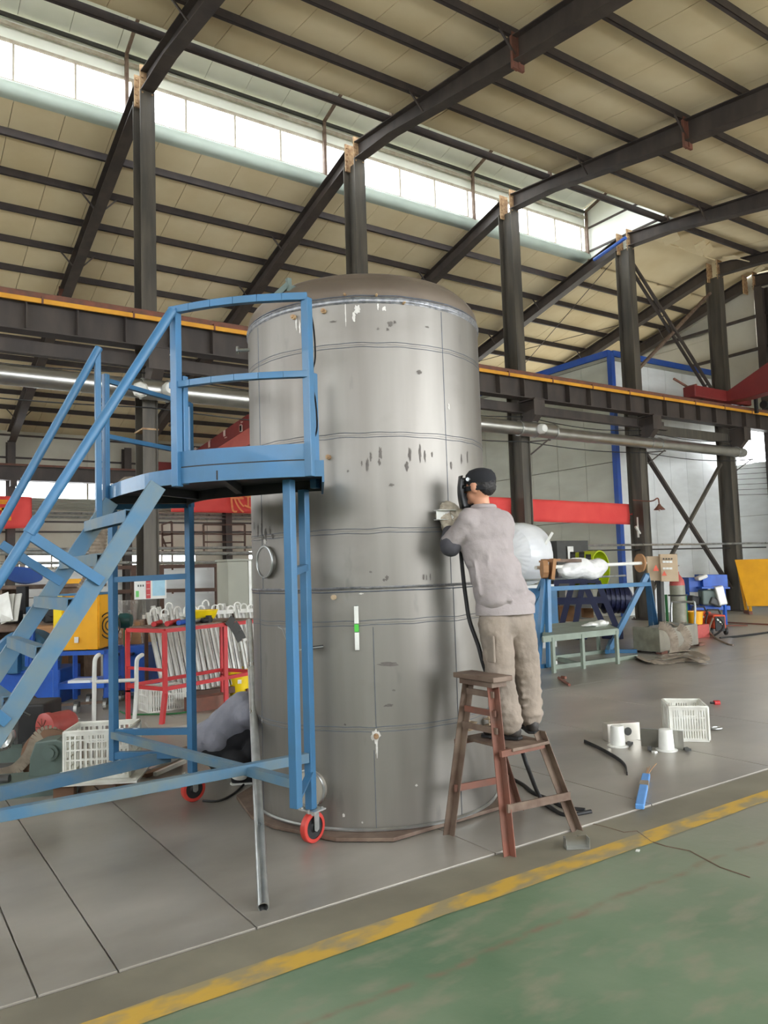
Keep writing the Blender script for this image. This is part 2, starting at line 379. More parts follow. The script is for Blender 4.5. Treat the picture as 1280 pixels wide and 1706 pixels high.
# ---- ceiling: sheets laid over purlins
ce = cont('ceiling', (0, 0, 0), 'structure')
def slab(y0, z0, y1, z1, x0, x1, t):
    bm = BM(); a = [bm.verts.new(p) for p in ((x0, y0, z0), (x1, y0, z0), (x1, y1, z1), (x0, y1, z1), (x0, y0, z0 + t), (x1, y0, z0 + t), (x1, y1, z1 + t), (x0, y1, z1 + t))]
    for f in ((0, 3, 2, 1), (4, 5, 6, 7), (0, 1, 5, 4), (1, 2, 6, 5), (2, 3, 7, 6), (3, 0, 4, 7)): bm.faces.new([a[q] for q in f])
    return bm
PZ = .15
YF0, YF1, YN0, YN1 = 15.25, 29.7, 12.2, -3.6
obj('roof_backing_sheet', slab(YF0, zfar(YF0) + PZ + .07, YF1, zfar(YF1) + PZ + .07, X0, X1, .04), 'roofback', ce)  # unseen backing above the sheets, added to stop sky leaking through the joints
obj('roof_backing_sheet', slab(YN1, znear(YN1) + PZ + .07, YN0, znear(YN0) + PZ + .07, X0, X1, .04), 'roofback', ce)
wd = .92; nx = int((X1 - X0) / wd) + 1
for side in (0, 1):
    base = None
    for i in range(nx):
        a = X0 + i * wd; b = min(a + wd - .012, X1)
        if b <= a: continue
        dz = .006 * R.random()
        ya, yb = (YF0, YF1) if side == 0 else (YN1, YN0)
        zf = zfar if side == 0 else znear
        bm = BM(); n = 24
        # sheet sagging softly between the purlins
        rows = []
        for j in range(n * 2 + 1):
            y = ya + (yb - ya) * j / (2 * n)
            z = zf(y) + PZ + dz - .012 * abs(math.sin(PI * (y - 15.95) / 1.06)) if side == 0 else zf(y) + PZ + dz - .014 * abs(math.sin(PI * (y - 12.3) / 1.23))
            rows.append([bm.verts.new((a, y, z)), bm.verts.new((b, y, z)), bm.verts.new((b, y, z + .05)), bm.verts.new((a, y, z + .05))])
        for A, B in zip(rows, rows[1:]):
            for q in range(4): bm.faces.new((A[q], A[(q + 1) % 4], B[(q + 1) % 4], B[q]))
        obj('roof_sheet', bm, 'roof', ce)
def purlin(y, z, x0=X0, x1=X1, name='purlin', m='purlin', dep=PZ):
    bm = BM(); box(bm, ((x0 + x1) / 2, y, z + dep / 2), (x1 - x0, .012, dep)); s = 1 if y > RIDGE else -1
    box(bm, ((x0 + x1) / 2, y + .03, z + .004), (x1 - x0, .07, .008)); box(bm, ((x0 + x1) / 2, y + .03, z + dep - .004), (x1 - x0, .07, .008))
    return obj(name, bm, m, ce)
for i in range(13): y = 15.95 + 1.06 * i; purlin(y, zfar(y))
for i in range(13): y = 12.3 - 1.23 * i; purlin(y, znear(y))
# roof between the slopes beyond the monitor, with torn insulation
obj('roof_sheet', slab(12.2, 10.9, 13.7, 11.07, 18.15, X1, .05), 'roof', ce); obj('roof_sheet', slab(13.7, 11.07, 15.25, 10.7, 18.15, X1, .05), 'roof', ce)
for i in range(9):
    p = V(18.9 + .55 * i, 12.9 + .25 * math.sin(i * 2), 10.74 - .02 * (i % 3)); bm = BM(); box(bm, p, (.3 + .2 * R.random(), .25 + .2 * R.random(), .03), Matrix.Rotation(R.uniform(-.7, .7), 3, 'X') @ rz(R.random()))
    obj('torn_insulation', bm, 'roof', ce)
# ---- the glazed roof monitor
MX1 = 18.0
win = cont('window_1', (0, 0, 0), 'structure')
mons = cont('trim_1', (0, 0, 0), 'structure')
for (yy, sgn) in ((15.2, 1), (12.2, -1)):
    bm = BM()
    for z, t in ((10.97, .05), (11.76, .05)): box(bm, ((X0 + MX1) / 2, yy, z), (MX1 - X0, .06, t))
    obj('window_rail', bm, 'winframe', win)
    xs = [1.06 + 1.115 * i for i in range(-7, 16) if X0 < 1.06 + 1.115 * i < MX1 - .1] + [MX1 - .03]
    for x in xs: obj('mullion', one(box, (x, yy, 11.365), (.04, .05, .76)), 'winframe', win)
    xs = [X0] + xs
    for a, b in zip(xs, xs[1:]):
        obj('pane', one(box, ((a + b) / 2, yy, 11.365), (b - a - .042, .006, .738)), 'glass', win)
    obj('wall_strip', one(box, ((X0 + MX1) / 2, yy + .03 * sgn, 12.06), (MX1 - X0, .04, .56)), 'monroof', mons)
    for z in (12.2, 12.03):
        bm = BM(); box(bm, ((X0 + MX1) / 2, yy - .09 * sgn, z), (MX1 - X0, .05, .07)); obj('eave_beam', bm, 'winframe' if z < 12.1 else 'darkgrey', mons)
    # rounded flashing skirt under the glass
    if sgn < 0: continue
    pr = [(yy + .02 * sgn, 10.945), (yy - .1 * sgn, 10.93), (yy - .17 * sgn, 10.85), (yy - .17 * sgn, 10.74), (yy - .08 * sgn, 10.66), (yy + .12 * sgn, 10.64)]
    bm = BM(); prev = None
    for (y, z) in [tuple(p) for p in [(v.x, v.y) for v in spline([(a, b, 0) for a, b in pr], 4)]]:
        cur = [bm.verts.new((X0, y, z)), bm.verts.new((MX1, y, z))]
        if prev: bm.faces.new((prev[0], prev[1], cur[1], cur[0]))
        prev = cur
    o = obj('flashing', bm, 'flash', mons, smooth=True); sm = o.modifiers.new('t', 'SOLIDIFY'); sm.thickness = .01
for (y0, z0, y1, z1) in ((13.7, 12.72, 15.5, 12.3), (11.9, 12.3, 13.7, 12.72)):
    for i in range(27):
        a = X0 + i * .926; b = a + .915
        obj('roof_sheet', slab(y0, z0, y1, z1, a, min(b, MX1 + .1), .04), 'monroof', mons)
    obj('roof_backing_sheet', slab(y0, z0 + .045, y1, z1 + .045, X0, MX1 + .1, .02), 'roofback', mons)
bm = BM(); prism(bm, [(12.2, 10.6), (15.2, 10.6), (15.2, 12.35), (13.7, 12.75), (12.2, 12.35)], .04, (MX1 + .02, 0, 0), (0, 1, 0), (0, 0, 1)); obj('gable_panel', bm, 'monroof', mons)
for z in (10.98, 11.7): obj('gable_rail', one(box, (MX1, 13.7, z), (.05, 3.0, .05)), 'steel_dark', mons)
obj('blue_pipe', one(tube, [onx(990, 433, 17.6), onx(1043, 396, 17.6)], .05, 8), 'beamblue', mons, 'bright blue pipe')
# ---- rafters with haunches, plates and stays
COLX = [-.43, 4.17, 8.77, 13.36, 17.85, 22.2]
where = {4.17: 'nearest, meeting the column by the blue stairs', 8.77: 'above the steel tank', 13.36: 'to the right of the tank, over the welder', 17.85: 'meeting the fourth column at the monitor end', 22.2: 'dark one beyond the monitor end', 24.2: 'farthest, against the end wall', -.43: 'behind the stairs at the left, out of the bright bays', -5.0: 'overhead behind the photographer'}
def sec(bm, y, z0, z1, x, wdt=.2, t=.012):
    pass
def taper_i(bm, x, prof, wd_=.2):
    # prof: list of (y, ztop, zbottom)
    for (ya, ta, ba), (yb, tb, bb) in zip(prof, prof[1:]):
        def hexa(xa, xb, z1a, z0a, z1b, z0b):
            a = [bm.verts.new(p) for p in ((xa, ya, z0a), (xb, ya, z0a), (xb, yb, z0b), (xa, yb, z0b), (xa, ya, z1a), (xb, ya, z1a), (xb, yb, z1b), (xa, yb, z1b))]
            for f in ((0, 3, 2, 1), (4, 5, 6, 7), (0, 1, 5, 4), (1, 2, 6, 5), (2, 3, 7, 6), (3, 0, 4, 7)): bm.faces.new([a[q] for q in f])
        hexa(x - .006, x + .006, ta - .016, ba + .016, tb - .016, bb + .016)
        hexa(x - wd_ / 2, x + wd_ / 2, ta, ta - .018, tb, tb - .018); hexa(x - wd_ / 2, x + wd_ / 2, ba + .018, ba, bb + .018, bb)
for x in [-5.0, -.43, 4.17, 8.77, 13.36, 17.85, 22.2, 24.2]:
    t = thing('steel_rafter', 'dark steel roof rafter ' + where[x], 'rafter', (x, RIDGE, 10.5))
    fw = .24
    bm = BM(); taper_i(bm, x, [(13.85, 10.86, 10.5), (14.9, zfar(14.9), zfar(14.9) - .34), (19.5, zfar(19.5), zfar(19.5) - .36), (29.3, zfar(29.3), zfar(29.3) - .5)], fw)
    obj('far_beam', bm, 'steel_dark', t)
    bm = BM(); taper_i(bm, x, [(13.55, 10.88, 10.5), (12.2, znear(12.2), znear(12.2) - .30), (8.7, znear(8.7), znear(8.7) - .44), (YN1 + .1, znear(YN1) + 0, znear(YN1) - .62)], fw)
    obj('near_beam', bm, 'steel_dark', t)
    for yy in (13.85, 13.5): obj('end_plate', many((box, (x, yy, 10.68), (.26, .03, .62)), *[(cyl, (x + sx * .09, yy - .04, z), (x + sx * .09, yy + .04, z), .018, 8) for sx in (-1, 1) for z in (10.45, 10.6, 10.75, 10.9)]), 'rustcream', t)
    for yy in (8.62,): obj('splice_plate', many((box, (x, yy, znear(yy) - .25), (.26, .05, .62)), (box, (x, yy, znear(yy) - .25), (.03, .10, .6))), 'rust', t)
    if x == 4.17: obj('splice_plate', one(box, (x, 20.6, zfar(20.6) - .2), (.26, .05, .5)), 'rust', t)
    # knee stays from purlins to the lower flange
    for i in range(1, 13, 2):
        y = 15.95 + 1.06 * i
        for s in (-1, 1): obj('stay', one(bar, (x + s * .08, y, zfar(y) - .33), (x + s * .42, y, zfar(y) + .05), .03), 'steel_dark', t)
    for i in (1, 3, 5):
        y = 12.3 - 1.23 * i
        obj('stay', one(bar, (x - .06, y, znear(y) - .32), (x - .42, y, znear(y) + .05), .03), 'steel_dark', t)
# monitor frames over every rafter
for x in COLX[:5]:
    xx = x + .08
    t = thing('monitor_frame', 'slim brown steel frame of the roof monitor ' + {-.43: 'left of the first bay', 4.17: 'beside the first column head', 8.77: 'above the tank', 13.36: 'right of the tank', 17.85: 'at the monitor end'}[x], 'frame', (xx, 15.1, 10.7))
    for yy in (15.08, 12.32): obj('post', one(box, (xx, yy, 11.45), (.07, .07, 1.55)), 'rustgrey', t)
    for a, b in (((xx, 15.1, 12.2), (xx, 13.7, 12.62)), ((xx, 12.3, 12.2), (xx, 13.7, 12.62))): obj('strut', one(bar, a, b, .06), 'rustgrey', t)
# ---- columns
cw = {-.43: 'beyond the left end of the stairs', 4.17: 'standing just left of the blue platform', 8.77: 'rising behind the tank', 13.36: 'right of the welder with the banner across it', 17.85: 'where the red banner ends', 22.2: 'beside the yellow panel'}
RY = 13.2
for x in COLX:
    t = thing('steel_column', 'dark steel column ' + cw[x], 'column', (x, RIDGE, 0))
    bm = BM(); ibeam(bm, (x, RIDGE, .02), (x, RIDGE, 10.5), .27, .46, .012, (0, 1, 0), .018); obj('shaft', bm, 'steel_col', t)
    bm = BM(); prism(bm, [(13.46, 5.55), (12.95, 5.55), (12.95, 5.2), (13.2, 4.95), (13.46, 4.85)], .2, (x - .1, 0, 0), (0, 1, 0), (0, 0, 1)); box(bm, (x, 13.2, 5.57), (.34, .56, .03)); box(bm, (x, 12.95, 5.37), (.36, .02, .38))
    obj('bracket', bm, 'steel_dark', t)
    obj('base_plate', many((box, (x, RIDGE, .02), (.42, .6, .03)), *[(cyl, (x + a * .17, RIDGE + b * .24, .02), (x + a * .17, RIDGE + b * .24, .08), .015, 8) for a in (-1, 1) for b in (-1, 1)]), 'steel_dark', t)
    bm = BM(); tube(bm, [(x + .11, 13.44, .3), (x + .11, 13.44, 3.2), (x + .11, 13.44, 5.0)], .013, 6); obj('conduit', bm, 'steel_col', t)
    if x == 4.17: obj('orange_band', one(box, (x, 13.7, 4.22), (.29, .49, .03)), 'rustcream', t)
# ---- crane runway
t = thing('crane_runway', 'long dark steel crane runway beam with brown rail and yellow conductor bar', 'beam', (9, RY, 5.9))
bm = BM(); ibeam(bm, (X0, RY, 5.88), (X1 - .2, RY, 5.88), .3, .58, .014); obj('girder', bm, 'steel_dark', t)
obj('rail', one(box, ((X0 + X1) / 2, RY, 6.225), (X1 - X0 - .4, .07, .09)), 'rust', t); obj('rail_clamp_strip', one(box, ((X0 + X1) / 2, RY - .13, 6.16), (X1 - X0 - .4, .05, .09)), 'rust', t)
obj('conductor_bar', one(box, ((X0 + X1) / 2, RY - .2, 6.075), (X1 - X0 - .4, .04, .075)), 'conductor', t, 'yellow conductor bar')
for i in range(22): x = X0 + .6 + i * 1.45; obj('conductor_bracket', one(box, (x, RY - .2, 6.09), (.03, .06, .12)), 'rust', t)
for i in range(40):
    x = X0 + .5 + i * .78
    if x < X1 - .3: obj('stiffener', one(box, (x, RY - .08, 5.88), (.016, .14, .52)), 'steel_dark', t)
bm = BM(); box(bm, ((X0 + 18.9) / 2, 13.5, 5.42), (18.9 - X0, .02, .26)); box(bm, ((X0 + 18.9) / 2, 13.44, 5.31), (18.9 - X0, .14, .03)); obj('lower_channel', bm, 'steel_dark', t)
for i, (xa, xb) in enumerate(((17.95, 22.1),)):
    obj('lower_channel', one(box, ((xa + xb) / 2, 13.5, 5.3), (xb - xa, .03, .28)), 'steel_col', t)
# ---- ventilation duct
DY = 13.05
t = thing('ventilation_duct', 'long round galvanised duct hung in front of the columns', 'duct', (9, DY, 4.78))
segs = [-7, -3.4, 0.2, 3.9, 4.35, 8.3, 8.7, 12.75, 13.25, 13.9, 17.6, 18.0, 21.7]
for a, b in zip(segs, segs[1:]):
    r = .165 if a < 13.3 else .145
    if b - a < .7: r += .012
    zc = 4.83 if a < 13.3 else 4.79
    obj('duct_section', one(cyl, (a, DY, zc), (b, DY, zc), r, 28), 'duct', t, smooth=True)
    bm = BM(); cyl(bm, (b - .02, DY, zc), (b + .02, DY, zc), r + .02, 28); obj('flange', bm, 'galv', t)
bm = BM(); lathe(bm, [(.145, 0), (.15, .25), (.13, .4), (.08, .47), (0, .49)], 24, (21.7, DY, 4.79), frame(V(1, 0, 0))); obj('end_cap', bm, 'galv', t, smooth=True)
for x in (4.3, 13.3): bm = BM(); lathe(bm, [(.0, 0), (.12, 0), (.125, .1), (.09, .17), (0, .18)], 12, (x, DY - .14, 4.82), frame(V(0, -1, 0))); obj('branch_stub', bm, 'white', t, smooth=True)
for x in (4.5, 8.9, 13.5, 18.0, 22.3):
    obj('hanger', many((bar, (x, 13.45, 4.3), (x + .25, DY, 4.64), .03), (bar, (x, 13.45, 4.62), (x + .3, DY, 4.62), .03)), 'steel_dark', t)
# white round lamp beside duct
t = thing('round_lamp', 'white plastic bulkhead lamp in front of the round duct by the first column', 'lamp', ony(237, 648, 12.7))
p = ony(237, 648, 12.7); bm = BM(); lathe(bm, [(0, 0), (.13, 0), (.14, .06), (.11, .15), (.05, .19), (0, .2)], 8, p + V(0, .1, 0), frame(V(-.3, -1, -.1))); obj('cover', bm, 'white', t)
obj('bracket', one(bar, p + V(0.02, .1, 0), p + V(.25, .75, -.02), .04), 'steel_dark', t)
# ---- cables along the columns
for k, (z, sag) in enumerate(((5.22, .1), (5.1, .14), (4.6, .06))):
    bm = BM()
    for a, b in zip(COLX, COLX[1:]):
        tube(bm, [(a + (b - a) * i / 8, 13.42, z - sag * math.sin(PI * i / 8) * 1.2) for i in range(9)], .012, 5)
    tag(obj('power_cable', bm, 'black'), 'thin black cable strung between columns, ' + ('topmost under the runway', 'just over the duct', 'just under the duct')[k], 'cable')
tag(obj('conduit_pipe', one(tube, [(8.8, 13.36, 2.05), (24.2, 13.36, 2.05)], .03, 10), 'galv'), 'thin horizontal galvanised conduit pipe along the right columns', 'pipe')
tag(obj('compressed_air_pipe', one(tube, [(13.0, 13.75, 1.93), (24.2, 13.75, 1.93)], .02, 8), 'darkgrey'), 'thinner dark pipe just below the horizontal conduit on the right', 'pipe')
# ---- bracing between the last two columns
def brace(nm, lab, pa, pb, off, yy, m='steel_dark', ties=5):
    t = thing(nm, lab, 'brace', pa)
    pa = Vector(pa); pb = Vector(pb)
    for s in (-1, 1):
        obj('angle_bar', one(bar, pa + V(s * off, yy * s, 0), pb + V(s * off, yy * s, 0), .07), m, t)
    for i in range(ties):
        f = (i + .7) / ties; c = pa.lerp(pb, f); obj('tie', one(bar, c + V(-off, -yy, 0), c + V(off, yy, 0), .03), m, t)
brace('cross_brace', 'dark lower cross brace falling away from the fourth column', (18.05, 13.7, 4.85), (22.0, 13.7, .7), .2, .16)
brace('cross_brace', 'grey lower cross brace rising toward the fifth column', (18.1, 13.75, .6), (21.95, 13.75, 4.5), .2, .16, 'steel_col')
brace('cross_brace', 'dark upper cross brace falling from the fourth column head', (18.1, 13.7, 10.1), (22.0, 13.7, 6.4), .12, .14, ties=2)
brace('cross_brace', 'brown upper cross brace rising to the fifth column head', (18.0, 13.75, 6.9), (21.9, 13.75, 9.9), .1, .14, 'rustgrey', ties=2)
for k, (a, b) in enumerate((((17.9, 14.2, 10.3), (22.1, 27, 7.0)), ((22.1, 16.0, 9.9), (13.5, 24.0, 7.7)))):
    tag(obj('tie_rod', one(tube, [a, b], .012, 5), 'steel_dark'), ('thin roof tie rod running down from the fourth column head', 'thin roof tie rod crossing under the far roof toward the fifth rafter')[k], 'rod')
# ---- far wall (behind everything)
FY = 29.6
wf = cont('wall_back', (0, 0, 0), 'structure')
def panel_row(parent, xa, xb, z0, z1, wdt, m, y, name='wall_panel', gap=.012):
    x = xa
    while x < xb - .05:
        b = min(x + wdt, xb); obj(name, one(box, ((x + b) / 2, y + .002 * R.random(), (z0 + z1) / 2), (b - x - gap, .05, z1 - z0 - gap)), m, parent); x = b
obj('backing', one(box, (6, FY + .2, 1.05), (26, .1, 2.1)), 'roofback', wf); obj('backing', one(box, (6, FY + .2, 3.5), (26, .1, 1.9)), 'roofback', wf); obj('backing', one(box, (6, FY + .2, 6.2), (26, .1, 2.1)), 'roofback', wf)
for z0, z1 in ((5.2, 5.95), (5.97, 6.75), (6.77, 7.2)): panel_row(wf, X0, 18.6, z0, z1, 4.6, 'wall', FY)
for z0, z1 in ((3.35, 4.2), (2.6, 3.33)): panel_row(wf, X0, 18.6, z0, z1, 2.3, 'wall', FY)
for z0, z1 in ((0, 1.0), (1.02, 2.0)): panel_row(wf, X0, 18.6, z0, z1, 2.3, 'wallwhite', FY)
for a, b in ((X0, 4.7), (6.4, 8.2), (10.9, 13.2), (14.8, 18.6)): panel_row(wf, a, b, 2.02, 2.6, 2.3, 'wall', FY)
w3 = cont('window_2', (0, 0, 0), 'structure')
for a, b, z0, z1 in ((4.7, 6.4, 2.02, 2.6), (8.2, 10.9, 2.02, 2.6), (13.2, 14.8, 2.02, 2.6)):
    obj('pane', one(box, ((a + b) / 2, FY, (z0 + z1) / 2), (b - a, .01, z1 - z0)), 'glass', w3); obj('mullion', one(box, ((a + b) / 2, FY - .02, (z0 + z1) / 2), (.05, .05, z1 - z0)), 'winframe', w3)
w4 = cont('window_3', (0, 0, 0), 'structure')
for i in range(11): a = X0 + i * 2.3; obj('pane', one(box, (a + 1.15, FY, 4.83), (2.26, .01, .56)), 'glass', w4); obj('mullion', one(box, (a, FY - .02, 4.83), (.06, .06, .58)), 'winframe', w4)
cg = cont('trim_2', (0, 0, 0), 'structure')
for i in range(7): obj('corrugated_rib', one(tube, [(X0, FY - .12, 4.14 + .062 * i), (18.5, FY - .12, 4.14 + .062 * i)], .034, 8), 'corr', cg)
for z in (4.0, 3.86): obj('pipe_run', one(tube, [(X0, FY - .3, z), (18.5, FY - .3, z)], .045, 8), 'galv', cg)
for z in (3.34, 5.96, 6.76, 3.7): obj('girt', one(box, (6, FY - .06, z), (25, .08, .06)), 'steel_dark', cg)
for x in (-.2, 4.15, 8.12, 12.1, 16.1):
    t = thing('far_column', 'dark steel wall column against the back wall ' + {-.2: 'beyond the left edge', 4.15: 'behind the red banner at the left', 8.12: 'just left of the nearest column', 12.1: 'right of the blue platform post', 16.1: 'hidden behind the tank'}[x], 'column', (x, 29.2, 0))
    bm = BM(); ibeam(bm, (x, 29.2, 0), (x, 29.2, zfar(29.2) - .4), .26, .4, .012, (0, 1, 0)); obj('shaft', bm, 'steel_dark', t)
t = thing('far_runway', 'dark grey crane runway beam along the back wall', 'beam', (6, 28.6, 5.2))
bm = BM(); ibeam(bm, (X0, 28.7, 5.3), (18.5, 28.7, 5.3), .26, .5, .014); obj('girder', bm, 'steel_dark', t); obj('rail', one(box, (6, 28.7, 5.59), (24, .06, .08)), 'rust', t)
for x in COLX[:4]: obj('bracket', one(box, (x, 28.85, 4.95), (.2, .5, .2)), 'steel_dark', t)
obj_gap = None
# ---- inner box room: left face and right face, blue edge beams
BX, BY, BZ = 18.6, 15.0, 7.9
wl = cont('wall_left', (0, 0, 0), 'structure')
y = BY
while y < FY - .1:
    b = min(y + 1.15, FY)
    for z0, z1 in ((0, 2.9), (2.91, 4.6), (4.61, BZ)):
        obj('wall_panel', one(box, (BX + .002 * R.random(), (y + b) / 2, (z0 + z1) / 2), (.05, b - y - .012, z1 - z0 - .012)), 'wallgrey', wl)
    y = b
obj('backing', one(box, (BX + .06, (BY + FY) / 2, BZ / 2), (.04, FY - BY, BZ)), 'roofback', wl)
wr = cont('wall_right', (0, 0, 0), 'structure')
x = BX
while x < 24.35:
    b = min(x + .86, 24.4)
    for z0, z1 in ((0, 5.6), (5.61, BZ)): obj('wall_panel', one(box, ((x + b) / 2, BY + .002 * R.random(), (z0 + z1) / 2), (b - x - .012, .05, z1 - z0 - .012)), 'wallwhite', wr)
    x = b
obj('backing', one(box, ((BX + 24.4) / 2, BY + .06, BZ / 2), (24.4 - BX, .04, BZ)), 'roofback', wr)
t = thing('blue_steel_frame', 'blue painted post and eave beams edging the panelled inner room', 'frame', (BX, BY, 0))
obj('post', one(box, (BX - .03, BY - .03, BZ / 2), (.16, .16, BZ)), 'beamblue', t)
obj('eave_beam', one(box, (BX - .05, (BY + FY) / 2, BZ), (.14, FY - BY, .2)), 'beamblue', t); obj('eave_beam', one(box, ((BX + 24.3) / 2, BY - .05, BZ - .02), (24.3 - BX, .14, .18)), 'beamblue', t)
obj('grey_trim', one(box, (BX - .04, (BY + FY) / 2, BZ - .16), (.1, FY - BY, .1)), 'corr', t); obj('grey_trim', one(box, ((BX + 24.3) / 2, BY - .04, BZ - .17), (24.3 - BX, .1, .1)), 'corr', t)
# ---- end wall with girts and a bright opening
EX = 24.5
we = cont('wall_end', (0, 0, 0), 'structure')
def ewall(y0, y1, z0, z1, m='wall'): obj('wall_panel', one(box, (EX, (y0 + y1) / 2, (z0 + z1) / 2), (.06, y1 - y0 - .012, z1 - z0 - .012)), m, we)
yy = 15.0
zs = [0, 1.5, 3.0, 4.75]
for (a, b) in ((13.72, 15.0), (11.0, 13.7), (8, 11), (5, 8), (2, 5), (-1, 2), (-4, -1)):
    for z0, z1 in ((0, 1.5), (1.5, 3.0), (3.0, 4.75)): ewall(a, b, z0, z1, 'wallwhite' if a > 13 else 'wall')
    if b < 13.71 or a < 13: ewall(a, b, 4.75, 6.0)
    zt = znear(a) - .05 if b <= RIDGE else 10.7
    for z0, z1 in ((6.0, 7.2), (7.2, 8.5), (8.5, zt)): ewall(a, b, z0, z1)
for (a, b) in ((15.0, 19.0), (19.0, 23.0), (23.0, 29.6)):
    for z0, z1 in ((BZ, 8.55), (8.55, 9.3), (9.3, zfar(b) - .02)):
        if z1 > z0: ewall(a, b, z0, z1)
bm = BM(); prism(bm, [(13.6, 10.2), (15.2, 10.2), (29.6, zfar(29.6) - .2), (29.6, zfar(29.6) + .16), (13.6, 11.1), (-3.5, znear(-3.5) + .15), (-3.5, znear(-3.5) - .6)], .05, (EX + .04, 0, 0), (0, 1, 0), (0, 0, 1)); obj('wall_panel', bm, 'wall', we)
bm = BM(); prism(bm, [(15.05, BZ), (29.6, BZ), (29.6, 6.9), (29.6, zfar(29.6)), (15.05, zfar(15.05))], .05, (EX + .1, 0, 0), (0, 1, 0), (0, 0, 1)); obj('backing', bm, 'wall', we)
obj('backing', one(box, (EX + .08, 5.4, 2.35), (.03, 19.2, 4.8)), 'roofback', we); obj('backing', one(box, (EX + .08, 4.7, 5.4), (.03, 18.0, 1.3)), 'roofback', we); obj('backing', one(box, (EX + .08, 12.9, 7.2), (.03, 33.2, 2.5)), 'roofback', we)  # unseen sheets added behind the panels to block daylight in the seams
for z in (7.2, 8.5, 9.6): obj('girt', one(box, (EX - .08, 12.5, z), (.1, 30, .09)), 'steel_dark', we)
for yy in (13.0, 17.5): pass
t = thing('wind_column', 'dark steel end wall column above the red crane end', 'column', (24.3, 13.25, 0)); bm = BM(); ibeam(bm, (24.25, 13.35, .0), (24.25, 13.35, 10.45), .26, .4, .012, (1, 0, 0)); obj('shaft', bm, 'steel_dark', t)
# unseen walls around the camera, added to shape daylight through bands and door gaps
for (nm, kx) in (('wall_unseen_front', 0), ('wall_unseen_side', 1)):
    wc = cont(nm, (0, 0, 0), 'structure')
    if kx == 0:
        for i in range(14):
            a = X0 + i * 2.25
            for z0, z1 in ((0, 1.5), (1.5, 3.6), (5.2, 6.9), (6.9, 8.7)):
                if z1 <= 3.6 and (2.0 < a < 7 or a > 10): continue
                obj('wall_panel', one(box, (a + 1.12, -3.7, (z0 + z1) / 2), (2.24, .06, z1 - z0 - .01)), 'wall', wc)
    else:
        for i in range(14):
            a = -3.7 + i * 2.4
            zt = min(znear(a), zfar(a)) if a < 13 else zfar(a + 2.4)
            for z0, z1 in ((0, 1.5), (1.5, 3.8), (5.4, 7.0), (7.0, max(7.1, zt))):
                obj('wall_panel', one(box, (X0, a + 1.2, (z0 + z1) / 2), (.06, 2.39, z1 - z0 - .01)), 'wall', wc)
# ================================================================== THE TANK
TC = V(3.03, 4.68, 0); TR = .84
TD = math.hypot(TC.x, TC.y)
def tank_pt(px, py, off=0.):
    d = ray(px, py); r = TR + off
    a = d.x ** 2 + d.y ** 2; b = -2 * (d.x * TC.x + d.y * TC.y); c = TD ** 2 - r * r
    q = b * b - 4 * a * c; t = (-b - math.sqrt(max(q, 0))) / (2 * a); return CAM + d * t
def tz(py): return tank_pt(620, py).z
def cylp(th, z, off=0.): return V(TC.x + (TR + off) * math.cos(th), TC.y + (TR + off) * math.sin(th), z)
def thz(px, py): p = tank_pt(px, py); return math.atan2(p.y - TC.y, p.x - TC.x), p.z
ZB = .045; ZS = tz(982); ZT = tz(500)
tank = thing('storage_tank', 'tall grey stainless steel cylindrical tank standing on a steel base plate', 'tank', (TC.x, TC.y, 0))
def shell(z0, z1, name):
    bm = BM(); lathe(bm, [(TR - .006, z0), (TR, z0), (TR, z1), (TR - .006, z1)], 96, TC); return obj(name, bm, 'tank', tank, smooth=True)
lv = [ZB, tz(1215), tz(1038), ZS, tz(884), tz(724), tz(574), ZT]
for a, b in zip(lv, lv[1:]): shell(a + .0007, b - .0007, 'shell_course')
HD = .305
pr = [(TR, ZT)]
for i in range(1, 7): a = i / 6 * math.radians(62); pr.append((TR - .17 + .17 * math.cos(a), ZT + .035 + .17 * math.sin(a)))
r0, z0 = pr[-1]
for i in range(1, 13): f = i / 12; pr.append((r0 * math.cos(f * PI / 2), z0 + (ZT + HD - z0) * math.sin(f * PI / 2)))
pr[-1] = (0, ZT + HD)
obj('dished_head', one(lathe, pr, 96, TC), 'dome', tank, smooth=True)
def ring(z, r, off=.0, m='weld', wob=0., name='weld_bead', th0=0, th1=2 * PI, n=120):
    bm = BM(); pts = [cylp(th0 + (th1 - th0) * i / n, z + wob * noise.noise(V(i * .35, z * 9, 0)), off) for i in range(n + (0 if th1 - th0 > 6.28 else 1))]
    tube(bm, pts, r, 6, closed=th1 - th0 > 6.28); return obj(name, bm, m, tank)
ring(ZT + .014, .009, 0, 'weld', .004); ring(ZT - .012, .007, 0, 'weld', .006); ring(ZT + .03, .004, 0, 'seam', .006)
bm = BM(); lathe(bm, [(TR + .001, ZT - .02), (TR + .0035, ZT - .016), (TR + .0035, ZT + .014), (TR + .001, ZT + .02)], 96, TC); obj('weld_band', bm, 'weld', tank, smooth=True)
ring(ZS + .010, .009, 0, 'weld', .003); ring(ZS - .012, .004, 0, 'seam', .003)
for z in lv[1:3] + lv[4:7]:
    ring(z + .014, .0022, 0, 'seam', .008, 'marked_line'); ring(z - .014, .0022, 0, 'seam', .008, 'marked_line')
bm = BM(); lathe(bm, [(TR, ZB - .002), (TR + .012, ZB - .002), (TR + .014, ZB + .008), (TR + .004, ZB + .016)], 96, TC); obj('bottom_rim', bm, 'galv', tank, smooth=True)
def vseam(px, py, z0, z1):
    th, _ = thz(px, py); bm = BM(); tube(bm, [cylp(th, z0 + (z1 - z0) * i / 30, .0005) for i in range(31)], .0022, 5); obj('vertical_seam', bm, 'seam', tank)
vseam(742, 700, ZS, ZT - .03); vseam(762, 1150, ZB, ZS); vseam(432, 650, ZS, ZT - .03); vseam(625, 1300, ZB, tz(1250)); vseam(435, 1100, ZB, ZS); vseam(624, 1120, tz(1215), tz(1045))
